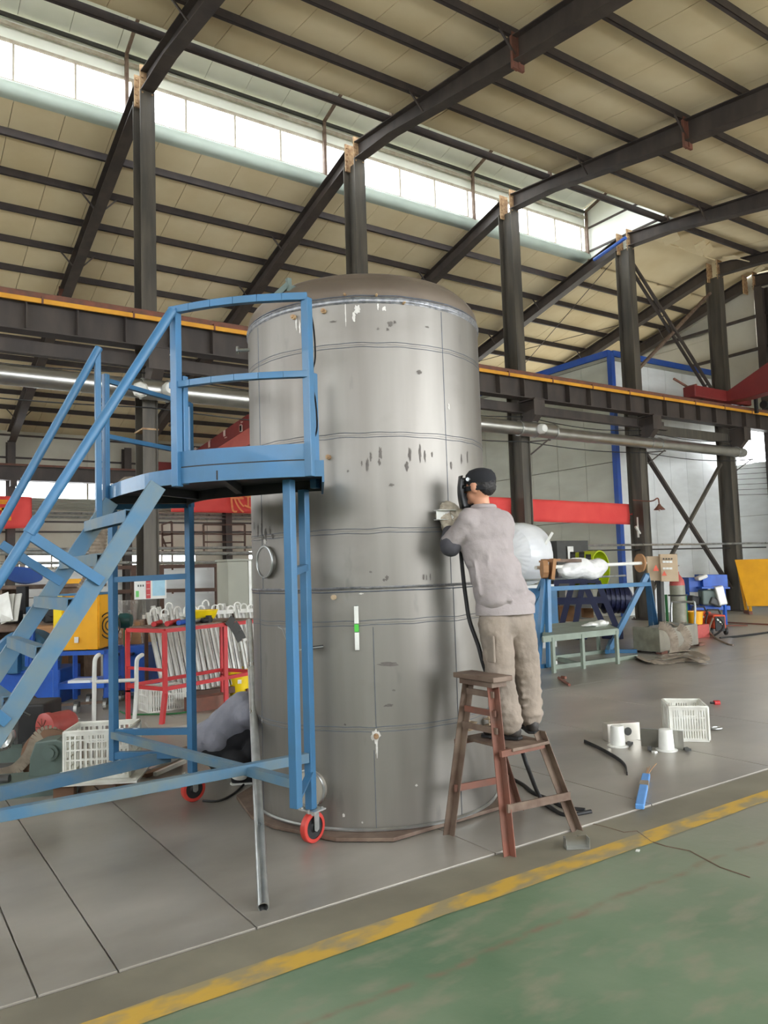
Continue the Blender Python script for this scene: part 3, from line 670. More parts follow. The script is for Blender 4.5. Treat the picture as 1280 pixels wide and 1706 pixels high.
# base plate
bp = [(2.318, 4.037), (2.581, 3.822), (3.5, 3.87), (3.75, 4.0), (4.02, 4.7), (3.85, 5.3), (3.3, 5.7), (2.7, 5.65), (2.21, 5.25), (2.10, 4.75), (2.13, 4.48)]
bm = BM(); prism(bm, bp, .022, (0, 0, .018)); obj('base_plate', bm, 'rustgrey', tank, 'flat brown steel base plate', bevel=.003)
# smudges, dye marks, scribbles: thin films lying on the shell
def patch(px, py, wpx, hpx, m='soot', seed=0, n=18, name='smudge', rough=.35, ang=0):
    th, z = thz(px, py); s = 4.74 / F * 1.02; rr = random.Random(seed * 77 + int(px) + int(py)); bm = BM(); vs = []
    for i in range(n):
        a = 2 * PI * i / n; k = 1 + rough * (rr.random() * 2 - 1)
        u = math.cos(a) * wpx / 2 * s * k; v = math.sin(a) * hpx / 2 * s * k
        uu = u * math.cos(ang) - v * math.sin(ang); vv = u * math.sin(ang) + v * math.cos(ang)
        vs.append(bm.verts.new(cylp(th + uu / TR, z + vv, .0022)))
    c = bm.verts.new(cylp(th, z, .0026))
    for i in range(n): bm.faces.new((c, vs[i], vs[(i + 1) % n]))
    return obj(name, bm, m, tank)
for (x, y, a, b) in [(612, 775, 5, 20), (618, 760, 4, 14), (634, 755, 6, 18), (632, 770, 5, 10), (678, 777, 6, 14), (683, 757, 5, 22), (700, 755, 4, 26), (708, 760, 3, 18), (603, 772, 3, 8), (720, 757, 3, 8), (752, 775, 4, 12), (769, 765, 4, 16), (779, 762, 4, 22), (580, 785, 4, 4), (652, 808, 9, 5), (630, 548, 5, 4), (650, 540, 9, 8), (646, 549, 5, 5), (658, 537, 5, 5), (712, 545, 8, 3), (699, 620, 9, 7), (555, 536, 12, 3), (430, 884, 5, 22), (436, 880, 6, 26), (424, 876, 5, 18), (443, 890, 8, 18), (450, 884, 6, 12), (455, 893, 9, 8), (438, 896, 10, 8), (618, 953, 5, 3), (645, 963, 6, 9), (640, 966, 5, 4), (648, 1106, 34, 7), (648, 1175, 18, 4), (656, 1150, 6, 3), (706, 962, 3, 9), (711, 962, 2, 10), (717, 961, 2, 10), (575, 1207, 4, 3)]: patch(x, y, a, b)
for (x, y, a, b) in [(596, 516, 11, 15), (590, 528, 6, 16), (640, 514, 7, 8), (630, 511, 3, 10), (442, 902, 10, 9), (626, 1226, 13, 20), (628, 1245, 4, 26), (576, 522, 2, 40), (694, 1308, 4, 4), (573, 1358, 4, 6), (602, 989, 8, 3), (604, 1370, 3, 3), (752, 981, 4, 3), (748, 678, 4, 10), (500, 545, 3, 26), (494, 540, 3, 22), (437, 1200, 3, 10)]: patch(x, y, a, b, 'chalk', 3, name='dye_mark')
for (x, y) in [(540, 519), (491, 529), (548, 762), (627, 1226), (557, 995), (672, 506), (627, 493), (575, 492)]:
    p = tank_pt(x, y); n = (p - V(TC.x, TC.y, p.z)).normalized(); k = .016 if y not in (506, 493, 492) else .008
    bm = BM(); cyl(bm, p - n * .003, p + n * .022, k, 10); cyl(bm, p + n * .02, p + n * .034, k * .6, 8); obj('nozzle_stub', bm, 'rustcream' if y != 995 else 'beige', tank)
# round handhole and big disc flange
def disc(px, py, r, t_, m, nm, lab=None, rim=True):
    p = tank_pt(px, py); n = (p - V(TC.x, TC.y, p.z)).normalized(); bm = BM(); cyl(bm, p - n * .02, p + n * t_, r, 40)
    o = obj(nm, bm, m, tank, lab, smooth=True)
    if rim:
        bm = BM(); f = frame(n); tube(bm, [p + n * t_ + f @ V(r * math.cos(a * PI / 18), r * math.sin(a * PI / 18), 0) for a in range(36)], .008, 8, closed=True); obj('flange_rim', bm, 'galv', o if False else tank, smooth=True)
disc(446, 936, .100, .022, 'tank', 'handhole_cover'); disc(519, 1312, .108, .03, 'stainless', 'round_flange', 'pale round stainless flange')
p = tank_pt(519, 1312); n = (p - V(TC.x, TC.y, p.z)).normalized(); bm = BM(); cyl(bm, p + n * .03, p + n * .06, .012, 8); obj('flange_handle', bm, 'darkgrey', tank)
# nozzles on the head and the left flank
bm = BM(); c = V(TC.x - .05, TC.y, ZT + HD - .01); cyl(bm, c, c + V(0, 0, .07), .02, 12); cyl(bm, c + V(0, 0, .06), c + V(0, 0, .075), .038, 16); obj('top_nozzle', bm, 'galv', tank)
p = onr(412, 583, 5.4); p = V(p.x, p.y, p.z); dr = V(-_x.x, 0, 0); left = V(-right.x, -right.y, 0).normalized()
bm = BM(); cyl(bm, p + left * -.08, p + left * .07, .013, 10); cyl(bm, p + left * .06, p + left * .075, .028, 14); obj('side_nozzle', bm, 'galv', tank)
p = onr(481, 474, 5.0); bm = BM(); bar(bm, p + left * .09 + V(0, 0, -.08), p + V(0, 0, .0), .035); bar(bm, p + V(0, 0, -.06), p + V(0, 0, .04), .03); box(bm, p - left * .05 + V(0, 0, -.04), (.12, .03, .04)); obj('lifting_clamp', bm, 'mgreen', tank, 'grey green clamp on the tank head')
# channel brackets by the stool
for (x, y, sx) in [(776, 1209, .055), (815, 1205, .03)]:
    p = tank_pt(x if x < 800 else 800, y); n = (p - V(TC.x, TC.y, p.z)).normalized(); tt = V(-n.y, n.x, 0); q = p + n * .03 + (tt * .07 if x > 800 else V(0, 0, 0)); f = Matrix((tt, n, V(0, 0, 1))).transposed()
    bm = BM(); box(bm, q + n * .015, (sx * 2, .004, .045), f); box(bm, q + V(0, 0, .02), (sx * 2, .05, .004), f); box(bm, q - V(0, 0, .02), (sx * 2, .05, .004), f); cyl(bm, q + V(0, 0, .02), q + V(0, 0, .04), .006, 8)
    o = obj('channel_bracket', bm, 'beige', tank); obj('slot', one(box, q + n * .0185 + tt * -.012, (.022, .002, .012), f), 'black', o)
# hook bracket of bent strip
t = thing('bent_strip_bracket', 'bent bare steel strip clipped to the tank behind the blue posts', 'bracket', tank_pt(500, 1070))
q = [tank_pt(x, y, o_) for x, y, o_ in [(466, 1044, .03), (473, 1048, .06), (482, 1072, .08), (494, 1082, .1), (500, 1083, .1), (512, 1080, .08), (538, 1077, .02)]]
bm = BM()
for a, b in zip(q, q[1:]): bar(bm, a, b, .025, .005)
obj('strip', bm, 'galv', t); obj('hook_end', one(bar, q[-2], q[-1] + (q[-1] - q[-2]) * .02, .02, .018), 'black', t)
# spirit level on the shell
p = tank_pt(595, 1046); n = (p - V(TC.x, TC.y, p.z)).normalized(); f = Matrix((V(-n.y, n.x, 0), n, V(0, 0, 1))).transposed(); zz = tank_pt(595, 1008).z - tank_pt(595, 1083).z
t = thing('spirit_level', 'white spirit level with bright green vial stuck upright on the tank', 'level', p)
c = p + n * .014
for s in (-1, 1): obj('body', one(box, c + V(0, 0, s * (zz / 4 + .012)), (.026, .02, zz / 2 - .03), f), 'white', t, bevel=.002)
obj('vial', one(box, c, (.026, .018, .045), f), 'gband', t); obj('web', one(box, c - n * .004, (.018, .008, zz), f), 'darkgrey', t)
# ================================================================== MOBILE PLATFORM
GB = 'gblue'
DK = 2.10
plat = thing('work_platform', 'blue steel mobile work platform with stairs, handrails and castors beside the tank', 'platform', (1.6, 4.6, 0))
outer = [V(*p, 0) for p in [(1.99, 3.50), (1.83, 3.60), (1.64, 3.77), (1.47, 3.96), (1.345, 4.20), (1.295, 4.45), (1.275, 4.95), (1.33, 5.4), (1.50, 5.76)]]
inner = [V(*p, 0) for p in [(2.30, 4.06), (2.15, 4.22), (2.03, 4.40), (1.86, 4.68), (1.82, 4.95), (1.86, 5.2), (1.97, 5.48)]]
oo = spline(outer, 5); ii = spline(inner, 5)
bm = BM(); poly = [(v.x, v.y) for v in oo] + [(v.x, v.y) for v in reversed(ii)]
prism(bm, poly, .006, (0, 0, DK + .055)); obj('deck_plate', bm, 'black', plat, 'dark chequered deck plate')
def strip(bm, pts, z0, z1, t_=.008):
    for a, b in zip(pts, pts[1:]):
        c = (a + b) / 2; d = (b - a); box(bm, V(c.x, c.y, (z0 + z1) / 2), (t_, d.length + .006, z1 - z0), rz(math.atan2(d.y, d.x) - PI / 2))
bm = BM(); strip(bm, oo, DK, DK + .085); obj('rim_outer', bm, GB, plat)
bm = BM(); strip(bm, ii, DK - .01, DK + .06); obj('rim_inner', bm, 'black', plat)
bm = BM(); strip(bm, [outer[0], inner[0]], DK - .03, DK + .085, .012); strip(bm, [outer[-1], inner[-1]], DK, DK + .07, .012); obj('end_rim', bm, GB, plat)
for a, b in ((V(1.56, 3.85, 0), V(1.95, 4.5, 0)), (V(1.3, 4.6, 0), V(1.84, 4.9, 0)), (V(1.35, 5.35, 0), V(1.86, 5.2, 0))): obj('joist', one(bar, a + V(0, 0, DK + .03), b + V(0, 0, DK + .03), .04, .05), 'black', plat)
# toe board between the two front posts
P1 = V(1.935, 3.535, 0); P2 = V(1.40, 4.06, 0); PR = V(2.235, 4.03, 0); B = V(2.205, 4.125, 0); A = V(1.89, 3.70, 0); Cc = V(1.503, 5.777, 0); D = V(1.95, 5.41, 0); PL = V(1.255, 4.97, 0)
fr = [p for p in oo if p.y < 4.08 and p.y > 3.52]
bm = BM(); strip(bm, [P1] + fr[1:] + [P2], DK + .092, DK + .175, .006); obj('toe_board', bm, GB, plat); bm = BM(); strip(bm, [P1] + fr[1:] + [P2], DK + .08, DK + .095, .004); obj('toe_board_gap', bm, 'black', plat)
def post(p, z0, z1, wdt=.045, m=GB, nm='guard_post'): return obj(nm, one(box, (p.x, p.y, (z0 + z1) / 2), (wdt, wdt, z1 - z0), rz(.45)), m, plat, bevel=.003)
post(P1, DK, 3.06); post(P2, DK - .015, 3.07); post(P2 + V(.045, .01, 0), DK, 2.70, .035); post(PR, DK, 2.80, .045); post(PL, DK, 2.90, .035)
def rail(pts, wdt=.04, nm='guard_rail', m=GB, h=None):
    bm = BM()
    for a, b in zip(pts, pts[1:]): bar(bm, a, b, wdt, h or wdt)
    return obj(nm, bm, m, plat, bevel=.002)
def bow(a, b, z, s=.05, n=6):
    d = (b - a); nn = V(-d.y, d.x, 0).normalized(); return [V(*(a + d * (i / n) + nn * s * math.sin(PI * i / n)).xy, z) for i in range(n + 1)]
rail(bow(P1 + V(0, -.01, 0), P2 + V(-.02, .03, 0), 3.065, .05), .035, h=.04); rail(bow(P1 + V(0, -.01, 0), P2 + V(-.02, .03, 0), 2.645, .05), .035, h=.035)
rail([V(*PL.xy, 2.86), V(1.97, 5.42, 2.86)], .03); rail([V(*PL.xy, 2.5), V(1.97, 5.42, 2.5)], .03); post(V(1.97, 5.42, 0), DK, 2.87, .035)
# black safety cables at the open end
for z in (3.04, 2.62):
    bm = BM(); a = V(*P1.xy, z); b = V(*PR.xy, z - .18); tube(bm, spline([a, a.lerp(b, .3) + V(.03, 0, 0), a.lerp(b, .7) + V(.03, 0, -.05), b + V(0, 0, -.04)], 5), .005, 6); obj('safety_cable', bm, 'black', plat)
# supports
post(A, .375, DK, .05, nm='support_post'); post(B, .21, DK, .05, nm='support_post'); post(Cc, .30, DK, .05, nm='support_post'); post(D, .21, DK, .05, nm='support_post')
za = H - (945 - 953) / 281; obj('rung', one(bar, V(*A.xy, 1.60), V(*B.xy, 1.63), .04), GB, plat); obj('gusset', one(bar, V(A.x, A.y, .40), V(B.x, B.y, .42), .04, .012), GB, plat)
rail([V(*A.xy, .50), V(*Cc.xy, .48)], .05, 'lower_beam', 'gblue_dusty')
rail([V(*Cc.xy, 1.59), V(*D.xy, 1.60)], .04, 'cross_bar'); rail([V(*Cc.xy, .5), V(*D.xy, .5)], .045, 'cross_bar'); rail([V(*Cc.xy, .335), V(*D.xy, .34)], .05, 'cross_bar')
rail([V(-.35, 4.12, .50), V(B.x - .02, 4.12, .51)], .05, 'base_beam', 'gblue_dusty', .055)
rail([V(-.3, 5.0, .33), V(.708, 5.335, .31), V(1.848, 5.60, .31)], .05, 'base_beam', 'gblue_dusty', .08)
def castor(p, zt, ang):
    # swivel plate, fork, wheel
    o = obj('castor_plate', many((box, (p.x, p.y, zt), (.13, .1, .008), rz(ang)), (cyl, (p.x, p.y, zt - .03), (p.x, p.y, zt), .035, 20), *[(cyl, (p.x + sx * .045, p.y + sy * .035, zt - .01), (p.x + sx * .045, p.y + sy * .035, zt + .012), .009, 8) for sx in (-1, 1) for sy in (-1, 1)]), 'galv', plat)
    ax = V(math.cos(ang), math.sin(ang), 0); r = .089; c = V(p.x, p.y, r + .013); bm = BM()
    for s in (-1, 1):
        q = c + ax * s * .032; f = Matrix((V(-ax.y, ax.x, 0), V(0, 0, 1), ax)).transposed()
        prism(bm, [(-.02, 0), (-.018, -.012), (0, -.022), (.018, -.012), (.02, 0), (.02, zt - c.z - .02), (-.02, zt - c.z - .02)], .004, q, V(-ax.y, ax.x, 0), V(0, 0, 1)); cyl(bm, q - ax * .006, q + ax * .006, .009, 8)
    obj('castor_fork', bm, 'galv', o)
    bm = BM(); lathe(bm, [(r * .74, -.02), (r - .004, -.02), (r, -.015), (r, .015), (r - .004, .02), (r * .74, .02)], 40, c, frame(ax)); obj('tyre', bm, 'wheelred', o, smooth=True)
    bm = BM(); lathe(bm, [(0, -.018), (.02, -.022), (.03, -.012), (r * .74, -.014), (r * .74, .014), (.03, .012), (.02, .022), (0, .018)], 32, c, frame(ax)); obj('wheel_hub', bm, 'black', o, smooth=True)
castor(V(2.215, 4.13, 0), .205, -1.25); castor(V(1.95, 5.40, 0), .205, -1.4)
# stairs: stringers in planes y = 4.0 and y = 4.95
def sz(x): return 2.13 + (x - 1.27) * 1.56
for yy in (4.02, 4.95):
    rail([V(1.28, yy, sz(1.28) - .06), V(.16, yy, sz(.16) - .06)], .03, 'stringer', 'gblue_dusty', .09)
for i, x in enumerate([1.14, .995, .855, .712, .57, .43, .29]):
    z = sz(x) + .025; bm = BM(); box(bm, (x, 4.485, z), (.05, .90, .006)); box(bm, (x - .025, 4.485, z - .03), (.005, .90, .06)); box(bm, (x + .025, 4.485, z - .03), (.005, .90, .06)); obj('tread', bm, 'gblue_dusty', plat)
rail([V(*(1.385, 4.03, 3.055)), V(*(.694, 4.0, 1.90)), V(.20, 4.0, 1.07)], .05, 'handrail') if False else None
for (pts, r) in (([V(1.375, 4.035, 3.05), V(.694, 4.0, 1.90), V(.22, 4.0, 1.09)], .026), ([V(1.21, 4.95, 3.06), V(.649, 4.95, 1.93), V(.24, 4.95, 1.11)], .025)):
    bm = BM(); tube(bm, pts, r, 14); obj('handrail', bm, GB, plat, smooth=True)
bm = BM(); a, b = V(.694, 4.0, 1.90), V(.65, 3.998, 1.826); tube(bm, [a, b], .031, 14); obj('handrail_sleeve', bm, GB, plat, smooth=True)
rail([V(1.205, 4.95, 1.93), V(1.20, 4.95, 3.06)], .035, 'handrail_post')
for yy, dx in ((4.0, 0), (4.95, .0)):
    rail([V(.654, yy, 1.82), V(.985, yy, 1.585)], .04, 'handrail_brace', GB, .05)
    rail([V(.30, yy, 1.2), V(.56, yy, .95)], .04, 'handrail_brace', GB, .05)
for yy in (4.02, 4.95): rail([V(.17, yy, .4), V(.17, yy, .56)], .05, 'support_post', 'gblue_dusty')
for (x, y) in ((-.2, 4.12), (-.2, 5.03)): castor(V(x, y, 0), .195, .2); post(V(x, y, 0), .2, .5, .05, nm='support_post')
# ================================================================== BLOBBY BODIES (continuous remeshed surfaces)
def blob(name, parts, voxel, m, parent=None, label=None, disp=0., dscale=.06, smooth=6, kind=None):
    bm = BM()
    for p in parts:
        if p[0] == 'c':                         # tapered capsule
            _, a, b, r1, r2 = p; a = Vector(a); b = Vector(b)
            L = (b - a).length
            if L < 1e-5: continue
            pr_ = [(r1 * math.sin(i * PI / 10), -r1 * math.cos(i * PI / 10)) for i in range(6)] + [(r2 * math.cos(i * PI / 10), L + r2 * math.sin(i * PI / 10)) for i in range(6)]
            pr_[0] = (0, -r1); pr_[-1] = (0, L + r2); lathe(bm, pr_, 16, a, frame(b - a))
        else:                                   # ellipsoid: centre, radii, rotation
            _, c, rad, rot = p; r = bmesh.ops.create_icosphere(bm, subdivisions=3, radius=1)
            bmesh.ops.transform(bm, matrix=Matrix.Translation(Vector(c)) @ (rot.to_4x4() if rot is not None else Matrix.Identity(4)) @ Matrix.Diagonal((*rad, 1)), verts=r['verts'])
    o = obj(name, bm, m, parent, label, kind=kind)
    rm = o.modifiers.new('remesh', 'REMESH'); rm.mode = 'VOXEL'; rm.voxel_size = voxel; rm.use_smooth_shade = True
    s = o.modifiers.new('smooth', 'SMOOTH'); s.iterations = smooth; s.factor = .6
    if disp:
        tx = bpy.data.textures.new(name, 'CLOUDS'); tx.noise_scale = dscale; tx.noise_depth = 2
        d = o.modifiers.new('folds', 'DISPLACE'); d.texture = tx; d.strength = disp; d.mid_level = .5; d.texture_coords = 'LOCAL'
    return o
def azv(deg): return V(math.cos(math.radians(deg)), math.sin(math.radians(deg)), 0)
def basis(deg):      # x = body right, y = facing, z = up
    y = azv(deg); x = V(y.y, -y.x, 0); return Matrix((x, y, V(0, 0, 1))).transposed()
def hand_parts(wrist, dirn, palm_n, s=1., curl=.6, side=1, rad=.0095):
    # palm and five chains of finger capsules; dirn = towards finger tips, palm_n = direction the palm faces
    d = dirn.normalized(); n = (palm_n - d * palm_n.dot(d)).normalized(); w_ = d.cross(n) * side; P = []
    k = wrist + d * .095 * s
    for i in range(4): o_ = w_ * (-.03 + .02 * i) * s; P.append(('c', wrist + d * .015 * s + o_ * .6, k + o_, .017 * s, .014 * s))
    for i, ln in enumerate((.072, .08, .075, .058)):
        p = k + w_ * (-.03 + .02 * i) * s; a = curl * .5
        for j, f in enumerate((.45, .32, .23)):
            dd = (d * math.cos(a) + n * math.sin(a)); q = p + dd * ln * f * s; P.append(('c', p, q, rad * s * (1 - .07 * j), rad * s * (.93 - .07 * j))); p = q; a += curl
    p = wrist + d * .03 * s - w_ * .035 * s
    for j, (ln, a) in enumerate(((.04, .5), (.03, .8), (.022, 1.1))):
        q = p + (-w_ * math.cos(a) * .8 + d * .7 + n * math.sin(a) * .6).normalized() * ln * s; P.append(('c', p, q, (.013 - .0015 * j) * s, (.0115 - .0015 * j) * s)); p = q
    return P
# ---- standing welder
welder = thing('person', 'standing person in grey work jacket and trousers holding a part against the tank', 'person', onz(860, 1225, .58) * 1)
welder.location.z = .585
FT = 80
Bx = basis(FT)
shL = onr(783, 868, 4.70); shR = onr(838, 872, 4.92); neck = onr(806, 846, 4.80); chest = onr(812, 893, 4.78); belly = onr(826, 955, 4.78); pel = onr(842, 1010, 4.80)
hipL = onr(824, 1022, 4.74); hipR = onr(864, 1022, 4.86); knL = onr(834, 1125, 4.73); knR = onr(877, 1118, 4.90); anL = onr(850, 1208, 4.72); anR = onr(885, 1196, 4.90)
elL = onr(751, 907, 4.73); wrL = onr(748, 886, 4.81); elR = onr(812, 885, 5.05); wrR = onr(772, 862, 4.93)
head = onr(799, 812, 4.79)
HB = basis(108)
hT = head + V(0, 0, 0)
body = [('c', pel, chest, .075, .08), ('c', chest, neck, .07, .045), ('c', neck + V(0, 0, -.04), head + V(0, 0, -.02), .048, .05), ('c', shL, elL, .04, .034), ('c', elL, wrL, .034, .026), ('c', shR, elR, .04, .034), ('c', elR, wrR, .034, .026),
        ('c', chest, shL, .05, .04), ('c', chest, shR, .05, .04), ('c', pel, hipL, .065, .06), ('c', pel, hipR, .065, .06), ('c', hipL, knL, .06, .045), ('c', hipR, knR, .06, .045), ('c', knL, anL, .042, .032), ('c', knR, anR, .042, .032),
        ('e', head + V(0, 0, .012), (.072, .088, .095), HB), ('e', head + HB @ V(0, .03, -.045), (.055, .055, .055), HB),
        ('c', head + HB @ V(0, .085, -.0), head + HB @ V(0, .102, -.018), .010, .013), ('c', head + HB @ V(-.02, .078, -.05), head + HB @ V(.02, .078, -.05), .010, .010), ('e', head + HB @ V(0, .07, -.085), (.022, .02, .018), HB)]
for s in (-1, 1): body += [('e', head + HB @ V(s * .074, -.005, -.005), (.016, .024, .036), HB)]
bd = blob('body', body, .008, 'skin', welder, smooth=3)
for s in (-1, 1): obj('eye', one(lathe, [(0, -.011), (.011, 0), (0, .011)], 10, head + HB @ V(s * .03, .084, .008)), 'white', welder)
hair = [('e', head + HB @ V(0, -.012, .035), (.080, .097, .082), HB), ('e', head + HB @ V(0, -.05, .0), (.066, .058, .058), HB)]
o = blob('hair', hair, .007, 'hair', welder, disp=.012, dscale=.015, smooth=2)
# cap band, brim and welding shield
bm = BM(); f_ = HB
cap = head + HB @ V(0, -.01, .055); lathe(bm, [(.088, -.028), (.091, .0), (.086, .03), (.066, .055), (.03, .068), (0, .07)], 28, cap + V(0, 0, -.005), HB @ Matrix.Diagonal((.93, 1.1, 1))); obj('cap', bm, 'darkcloth', welder, smooth=True)
bm = BM(); prism(bm, [(-.06, .07), (-.05, .13), (0, .155), (.05, .13), (.06, .07)], .006, head + V(0, 0, .022), HB @ V(1, 0, 0), HB @ V(0, 1, -.12)); obj('cap_brim', bm, 'darkcloth', welder)
bm = BM(); lathe(bm, [(.084, -.016), (.088, -.014), (.088, .012), (.084, .014)], 28, head + V(0, 0, -.008), HB @ Matrix.Diagonal((.95, 1.12, 1))); obj('head_strap', bm, 'darkcloth', welder, smooth=True)
bm = BM(); rows = []
for j in range(9):
    z = .075 - .2 * j / 8; row = []
    for i in range(13):
        a = math.radians(-68 + 136 * i / 12); rr_ = .115 + .012 * math.sin(PI * j / 8); row.append(bm.verts.new(head + HB @ V(rr_ * .85 * math.sin(a), .02 + rr_ * math.cos(a) * (1.0), z)))
    rows.append(row)
for Ar, Br in zip(rows, rows[1:]):
    for i in range(12): bm.faces.new((Ar[i], Ar[i + 1], Br[i + 1], Br[i]))
o = obj('welding_shield', bm, 'blackgloss', welder, 'dark curved welding face shield', smooth=True); m_ = o.modifiers.new('t', 'SOLIDIFY'); m_.thickness = .004
for s in (-1, 1): bm = BM(); cyl(bm, head + HB @ V(s * .088, .02, .045), head + HB @ V(s * .104, .02, .045), .012, 12); obj('shield_pivot', bm, 'galv', welder)
# jacket
hem = pel + V(0, 0, .0)
jk = [('e', chest + V(0, 0, .03), (.19, .125, .16), Bx), ('e', chest + V(0, 0, -.08), (.178, .125, .18), Bx), ('e', belly, (.172, .125, .17), Bx), ('e', belly.lerp(pel, .5), (.186, .132, .14), Bx), ('e', pel + V(0, 0, .02), (.190, .137, .085), Bx),
      ('c', chest + V(0, 0, .05), neck + V(0, 0, -.035), .10, .062), ('c', chest + V(0, 0, .08), shL, .09, .082), ('c', chest + V(0, 0, .08), shR, .09, .078), ('c', shL, elL + V(0, 0, .01), .078, .066), ('c', elL, elL.lerp(wrL, .35), .064, .055), ('c', shR, elR, .075, .06), ('c', elR, elR.lerp(wrR, .8), .056, .045)]
for (xa, ya, xb, yb) in ((800, 905, 822, 960), (808, 925, 828, 985), (790, 935, 800, 990), (822, 975, 852, 1000), (806, 900, 815, 930)):
    a = onr(xa, ya, 4.655); b = onr(xb, yb, 4.655); jk.append(('c', a, b, .008, .012))
for i in range(3): c = shL.lerp(elL, .2 + .3 * i); jk.append(('c', c + V(.03, -.06, .05), c + V(.05, -.05, -.06), .02, .015))
for hq in (hipL, hipR): jk.append(('e', hq + V(0, 0, .085), (.104, .124, .07), Bx))
jo = blob('jacket', jk, .009, 'jacket', welder, disp=.034, dscale=.13, smooth=3)
bm = BM(); bmesh.ops.create_circle
bx_ = Bx @ V(1, 0, 0); by_ = Bx @ V(0, 1, 0)
bm = BM(); lathe(bm, [(.960, -.048), (1.0, -.046), (1.01, -.02), (1.0, .012), (.96, .03)], 40, pel, Bx @ Matrix.Diagonal((.193, .141, 1))); obj('jacket_hem', bm, 'jacket', jo, smooth=True)
bm = BM(); tube(bm, [neck + V(0, 0, -.0) + bx_ * (.062 * math.cos(a * PI / 14)) + by_ * (.058 * math.sin(a * PI / 14)) for a in range(28)], .022, 8, closed=True); obj('collar', bm, 'jacket', jo, smooth=True)
blob('sleeve_guard', [('c', elL + (elL - wrL) * .12, elL.lerp(wrL, .45), .068, .058), ('c', elL.lerp(wrL, .45), wrL, .055, .042)], .008, 'cuff', welder, disp=.01)
# trousers: wide, bunched at knee and ankle
tr = [('e', pel + V(0, 0, -.09), (.160, .112, .12), Bx), ('c', hipL - V(0, 0, .05), knL, .101, .090), ('c', hipR - V(0, 0, .05), knR, .101, .088), ('c', knL, anL + V(0, 0, .01), .083, .072), ('c', knR, anR + V(0, 0, .01), .08, .070), ('c', pel + V(0, 0, -.09), hipL - V(0, 0, .05), .085, .085), ('c', pel + V(0, 0, -.09), hipR - V(0, 0, .05), .085, .085)]
for (k0, a0, sg) in ((knL, anL, 1), (knR, anR, -1)):
    for i in range(7):
        c = k0.lerp(a0, -.25 + .16 * i); w_ = bx_ * .07; f0 = -by_ * .065
        tr.append(('c', c - w_ + f0 * .6 + V(0, 0, .008 * (i % 2)), c + f0 + V(0, 0, .012), .012, .013)); tr.append(('c', c + f0 + V(0, 0, .004), c + w_ + f0 * .5 - V(0, 0, .012 * (i % 3)), .013, .011))
    tr.append(('e', a0 + V(0, 0, .03), (.078, .082, .045), Bx))
trs = blob('trousers', tr, .009, 'trousers', welder, disp=.022, dscale=.07, smooth=3)
pk = onr(806, 1078, 4.66); obj('cargo_pocket', one(box, hipL.lerp(knL, .55) - bx_ * .082 - by_ * .03, (.015, .13, .16), Bx), 'trousers', trs, bevel=.01)
zst = .575
def shoe(parent, c, deg, m='shoe', nm='shoe', sole='black'):
    f = basis(deg); b_ = [('e', c + f @ V(0, .10, .035), (.045, .075, .032), f), ('e', c + f @ V(0, 0.0, .045), (.042, .07, .042), f), ('c', c + f @ V(0, -.02, .05), c + f @ V(0, -.015, .10), .042, .04), ('c', c + f @ V(0, -.03, .03), c + f @ V(0, .13, .026), .036, .034)]
    o_ = blob(nm, b_, .007, m, parent, smooth=3)
    bm = BM(); pts = [(-.036, -.06), (-.04, 0), (-.038, .06), (-.046, .12), (-.03, .175), (0, .185), (.03, .175), (.046, .12), (.038, .06), (.04, 0), (.036, -.06), (0, -.075)]
    prism(bm, pts, .014, c + V(0, 0, .001), f @ V(1, 0, 0), f @ V(0, 1, 0)); obj('sole', bm, sole, o_); return o_
fl_ = V(anL.x, anL.y, zst + .002); fr_ = V(anR.x, anR.y, zst + .002)
shoe(welder, fl_, 118); shoe(welder, fr_, 60)
# gloved hands
gl = blob('glove', [('c', wrL, wrL + (onr(741, 868, 4.86) - wrL) * .5, .032, .036)] + hand_parts(wrL + V(0, 0, .02), onr(739, 858, 4.86) - wrL, V(.3, .8, .1) * 1, 1.0, .75, 1, .011), .0045, 'glove', welder, smooth=2)
gr = blob('glove', [('c', wrR, wrR + V(-.02, 0, .02), .03, .036)] + hand_parts(wrR, onr(757, 850, 4.90) - wrR, V(0, 1, -.2), 1.0, .45, -1, .011), .0045, 'glove', welder, smooth=2)
# part held against the tank
hp = onr(742, 858, 4.845); th = math.atan2(hp.y - TC.y, hp.x - TC.x); f = basis(math.degrees(th) - 180)
t = thing('sheet_bracket', 'small bare steel box bracket held against the tank by gloved hands', 'bracket', hp)
obj('plate', many((box, hp, (.14, .004, .06), f), (box, hp + V(0, 0, .03), (.14, .055, .004), f), (box, hp - V(0, 0, .03), (.14, .055, .004), f)), 'white', t)
obj('slot', one(box, hp - f @ V(-.012, .003, -.002), (.024, .002, .014), f), 'black', t)
t = thing('mounting_block', 'small square metal block touching the tank beside the held bracket', 'block', tank_pt(730, 860, .01)); p = tank_pt(731, 860, .012); obj('block', one(box, p, (.03, .03, .03), f), 'stainless', t, bevel=.002)
# welding cable
pts = [onr(x, y, r) for x, y, r in [(772, 865, 4.93), (768, 905, 4.90), (771, 950, 4.9), (777, 1000, 4.9), (783, 1035, 4.88), (797, 1075, 4.85), (806, 1108, 4.84), (822, 1150, 4.9), (845, 1195, 4.98), (866, 1240, 5.0), (880, 1280, 4.95)]]
pts += [onz(900, 1328, .06), onz(922, 1348, .025), onz(945, 1358, .02), onz(985, 1352, .02)]
tag(obj('welding_cable', one(tube, spline(pts, 6), .0135, 10), 'black', smooth=True), 'black welding cable hanging from the hands past the legs to the floor', 'cable')
tag(obj('floor_hose', one(tube, spline([onz(x, y, .018) for x, y in [(850, 1296), (872, 1308), (890, 1322), (915, 1332), (940, 1345), (975, 1350)]], 6), .015, 10), 'black', smooth=True), 'thick dark hose lying on the floor behind the stool legs', 'hose')
